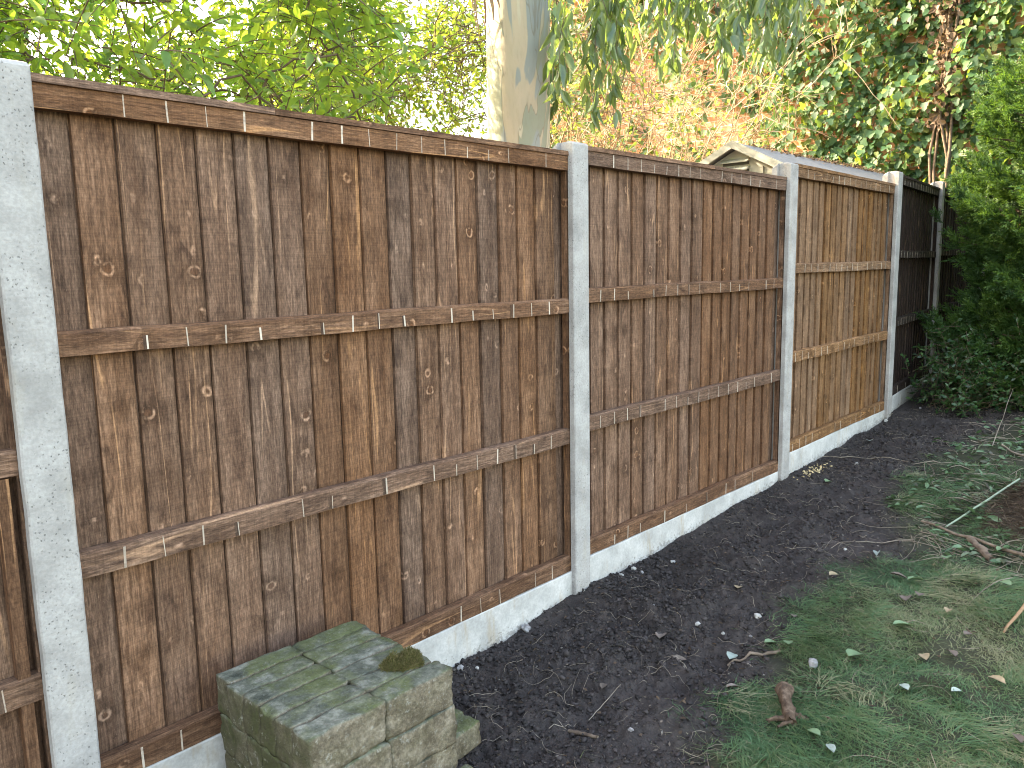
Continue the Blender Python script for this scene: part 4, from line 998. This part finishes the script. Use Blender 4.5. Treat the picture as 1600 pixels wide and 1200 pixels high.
def fallen(u, v, L, W, ang, mat, label, tilt=.15, curl=1.0):
    L, W = L*1.22, W*1.22
    p = gpt(u, v); o_ = empty('tmp'); bpy.data.objects.remove(o_)
    d = np.array([[math.cos(ang), math.sin(ang), 0.0]]); nn = np.array([[rng.normal()*tilt, rng.normal()*tilt, 1.]])
    V, F, rn = leaves(np.zeros((1, 3))-d*L/2, d, nn, L, W, 'oval', curl); V2 = V+np.array([0, 0, -.0012]); n_ = len(V)
    Fb = [f[:, ::-1]+n_ for f in F]; zlow = V[:, 2].min()
    o = np_mesh('fallen_leaf', np.concatenate([V, V2]), F+Fb, mat, attrs={'rnd': np.concatenate([rn, rn])}, smooth=True)
    p[2] = float(gz(p[0], p[1])); z_ = .016 if p[1] < lawn_edge(p[0]) else .004
    o.location = (p[0], p[1], p[2]+z_-zlow); tag(o, label, 'fallen leaf', 'fallen leaves on soil and lawn')
FL = [(1370, 870, .085, .024, .3, PALE, 'long pale silvery leaf where the soil meets the lawn'),
 (1303, 906, .045, .026, -.4, YLEAF, 'curled beige leaf on grey soil beside the lawn edge'),
 (1335, 1033, .060, .042, -.2, GLEAF, 'round pale green leaf on the lawn right of the silver stone'),
 (1412, 1083, .040, .022, .8, PALE, 'small whitish leaf in the lawn above the longest green blades'),
 (1494, 1089, .034, .018, -.5, PALE, 'small white leaf standing in grass toward the right'),
 (1297, 1180, .045, .020, .7, PALE, 'pale turquoise leaf near the bottom edge, below the broken bark'),
 (1410, 987, .065, .028, -.7, GLEAF, 'grey-green leaf pointing right in the middle of the lawn'),
 (1430, 915, .07, .026, -.5, GLEAF, 'grey-green leaf pair member lying at the top of the lawn'),
 (1404, 908, .055, .028, -1.3, BLEAF, 'brown leaf standing up at the top of the lawn'),
 (1436, 937, .045, .028, .2, BLEAF, 'dull brown leaf just below the grey-green pair'),
 (1415, 944, .065, .035, .3, BLEAF, 'largest dark brown leaf in the upper lawn'),
 (1481, 963, .055, .022, .1, YLEAF, 'beige oval leaf in the upper right of the lawn'),
 (1478, 878, .045, .034, .3, GLEAF, 'roundish blue-green leaf beside the cut twigs'),
 (1486, 1030, .055, .026, .6, BLEAF, 'grey-brown leaf on the lawn with its tip to the right'),
 (1443, 1036, .055, .028, .5, YLEAF, 'tan leaf folded over in the middle of the lawn'),
 (1512, 999, .035, .022, -.3, BLEAF, 'small grey-brown leaf near the right side of the lawn'),
 (1556, 1073, .055, .022, 1.0, YLEAF, 'beige leaf with a long bent stalk at the right of the lawn'),
 (1570, 920, .05, .026, .9, GLEAF, 'green leaf near the right edge below the heap'),
 (1205, 1008, .045, .03, -.6, GLEAF, 'jagged mint green leaf on the soil left of the lawn'),
 (1231, 1012, .032, .026, .5, GLEAF, 'small green leaf touching the soil edge of the lawn'),
 (1033, 1000, .06, .034, .4, BLEAF, 'grey-brown leaf lying alone in the middle of the soil'),
 (1062, 1036, .055, .03, -.3, BLEAF, 'dark leaf pressed into the soil beside its twin'),
 (1144, 1030, .055, .032, .2, PALE, 'bluish-white crumpled leaf on the soil'),
 (1146, 1076, .05, .016, -.5, BLEAF, 'narrow grey leaf on the soil below the white one'),
 (1154, 918, .035, .028, .3, YLEAF, 'yellow-brown leaf scrap in the upper soil'),
 (943, 1076, .04, .02, .4, BLEAF, 'grey-brown curled leaf on the soil right of the brick stack'),
 (1390, 650, .07, .04, .3, YLEAF, 'tan leaf on the far soil near the dark panel'),
 (1358, 692, .05, .035, .4, PALE, 'pale leaf on the far soil by the bright gravel board'),
 (1294, 762, .05, .035, -.2, GLEAF, 'pale green leaf on soil right of the shed-side post'),
 (1590, 1165, .05, .025, .4, BLEAF, 'brown leaf at the bottom right corner'),
 (1271, 1155, .04, .022, 1.2, GLEAF, 'green leaf in the grass under the broken bark'),
 (1565, 868, .075, .03, -.2, GLEAF, 'bright green leaf on the ground below the root heap'),
 (1240, 965, .03, .02, .5, BLEAF, 'tiny dark leaf near the two white stones')]
for f in FL: fallen(*f)
def stone(u, v, r, mat, label, flat=.75, name='stone'):
    p = gpt(u, v); bm = bmesh.new(); bmesh.ops.create_icosphere(bm, subdivisions=3, radius=.8)
    co = np.array([q.co[:] for q in bm.verts]); sd = int(u+v) % 97
    co = co*(1+.38*fbm(co[:, 0]*1.3+sd, co[:, 1]*1.3, co[:, 2]*1.3, 3, sd))[:, None]*np.array([1.15, .85, flat])*r
    for q, c_ in zip(bm.verts, co): q.co = c_
    me = bpy.data.meshes.new(name); bm.to_mesh(me); bm.free()
    for q in me.polygons: q.use_smooth = True
    o = link_mesh(name, me, mat); o.location = (p[0], p[1], float(gz(p[0], p[1]))+r*.35); o.rotation_euler = (0, 0, sd); tag(o, label, 'stone', 'stones on the soil')
STW = mat_var('white_stone', [(.2, .19, .175), (.33, .32, .30), (.45, .43, .4)], 60, .7, .4, .003)
STG = mat_var('grey_stone', [(.13, .12, .12), (.24, .23, .23), (.36, .35, .36)], 50, .75, .5, .004)
for a in ((990, 892, .017, STW, 'white flint beside the gravel board, largest of its cluster'), (971, 899, .010, STW, 'small flat white stone left of the flint cluster'),
          (1003, 895, .009, STG, 'grey pebble right of the white flint by the gravel board'), (1051, 879, .013, STW, 'whitish stone on soil right of the flint cluster'),
          (1183, 965, .016, STW, 'round white stone in the middle of the dark soil'), (1090, 977, .012, STW, 'small white stone left of the round white one'),
          (1270, 1040, .024, STG, 'silvery lump at the left edge of the lawn'), (1130, 991, .008, STW, 'tiny beige stone below the round white stone'),
          (1021, 950, .007, STG, 'little grey pebble above the middle soil'), (822, 985, .022, STG, 'flat grey stone half buried at the foot of the gravel board'),
          (720, 1045, .014, STG, 'grey pebble close to the brick stack corner'), (746, 1045, .009, STW, 'cream pebble between brick stack and board'),
          (1172, 998, .007, STG, 'pebble on the soil near the mint green leaf'), (1320, 867, .010, STW, 'white chip on grey soil left of the silvery leaf'),
          (1338, 724, .014, STW, 'white stone far along the soil'), (1384, 659, .018, STW, 'pale stone at the foot of the slim post'),
          (1438, 640, .014, STG, 'grey stone in front of the dark panel'), (985, 1145, .008, STG, 'dark pebble low in the foreground soil')):
    stone(*a)
def stick(u0, v0, u1, v1, r0, r1, mat, label, lift=(.01, .03), wob=.01, kind='stick'):
    a, b = gpt(u0, v0), gpt(u1, v1); t = np.linspace(0, 1, 10)[:, None]; p = a+(b-a)*t
    if wob > .005: p[:, 2] = gz(p[:, 0], p[:, 1])
    p[:, 2] += (lift[0]+(lift[1]-lift[0])*t[:, 0]); p[1:-1, :2] += rng.normal(size=(8, 2))*wob*.4
    V, F = tubes([p], [np.linspace(r0, r1, 10)*(1+.1*rng.normal(size=10))], 7); n_ = len(V)
    F = [F, np.array([list(range(7)), list(range(n_-7, n_))[::-1]])]
    o = np_mesh(kind, V, F, mat, smooth=True); tag(o, label, 'stick', 'sticks on the ground')
GREENST = mat_var('green_stem', [(.2, .27, .19), (.28, .33, .24)], 10, .6, .1, .001)
ORST = mat_var('orange_stick', [(.2, .12, .07), (.32, .2, .11)], 20, .7, .3, .002)
BRST = mat_var('brown_stick', [(.07, .05, .04), (.15, .11, .08), (.22, .17, .13)], 25, .85, .5, .003)
stick(1478, 826, 1592, 768, .0045, .0055, GREENST, 'straight pale green stem leaning over the clippings', (.01, .07), .003)
stick(1568, 992, 1640, 930, .005, .008, ORST, 'orange-brown split stick at the right edge of the lawn', (.01, .1), .003)
stick(1440, 818, 1640, 890, .006, .009, BRST, 'long brown branch lying across the clippings', (.012, .03), .02)
stick(1515, 845, 1550, 880, .016, .018, BRST, 'thick stubby piece of branch below the long branch', (.012, .015), .006)
stick(1565, 705, 1640, 745, .005, .007, ROOTM, 'whitish stick near the right edge above the green stem', (.02, .05), .006)
stick(1020, 822, 1060, 815, .003, .002, ROOTM, 'short straw lying near the gravel board of the middle panel', (.006, .006), .004)
stick(1285, 715, 1420, 726, .0025, .002, ROOTM, 'long thin root curving over the far soil', (.006, .008), .02)
stick(1426, 728, 1560, 728, .0025, .002, ROOTM, 'thin pale root crossing the soil toward the conifer', (.006, .008), .02)
stick(889, 1145, 934, 1155, .006, .005, BRST, 'short brown stick in the foreground soil', (.006, .006), .003)
stick(1137, 1043, 1218, 1020, .004, .006, BRST, 'thin dark stick pointing at the mint green leaf', (.006, .01), .008)
stick(920, 1128, 970, 1073, .0013, .0012, ROOTM, 'fine straight straw on the soil right of the brick stack', (.006, .008), .002)
stick(1550, 700, 1580, 650, .003, .002, ROOTM, 'upright straw standing near the conifer foot', (.01, .2), .004)
# broken bark / root knuckle
p = gpt(1228, 1122); V = []; zs_ = []
root = empty('wood_chunk', (p[0], p[1], float(gz(p[0], p[1]))))
CH = mat_var('split_wood', [(.03, .02, .014), (.07, .045, .03), (.16, .11, .08)], 60, .85, .7, .006, stretch=(1, 1, .4))
for k, (p0, p1, r0, r1, pw) in enumerate((((-.035, -.03, .014), (.10, .055, .03), .015, .021, .9), ((-.02, -.015, .016), (-.065, .03, .012), .010, .004, 1), ((-.03, -.03, .014), (-.075, -.01, .01), .009, .003, 1), ((.0, -.01, .02), (.02, -.06, .008), .009, .004, 1))):
    q = bend(p0, p1, 14, .015, .008); V, F = tubes([q], [np.linspace(r0, r1, 14)*(1+.10*np.sin(np.linspace(0, 9, 14)+k))], 18); n_ = len(V)
    ax_ = unit(np.array(p1)-np.array(p0)); tt_ = V@ax_; an_ = np.arctan2(V[:, 2]-.02, V@np.cross(ax_, [0, 0, 1.]))
    V = V+unit(V-np.repeat(q, 18, axis=0))*((np.abs(fbm(an_*2.2, tt_*9+k*5, 0, 3, 5))-.4)*.008)[:, None]
    np_mesh('stub', V, [F, np.array([list(range(18)), list(range(n_-18, n_))[::-1]])], CH, root)
tag(root, 'broken knuckle of brown wood at the left edge of the lawn', 'wood chunk')
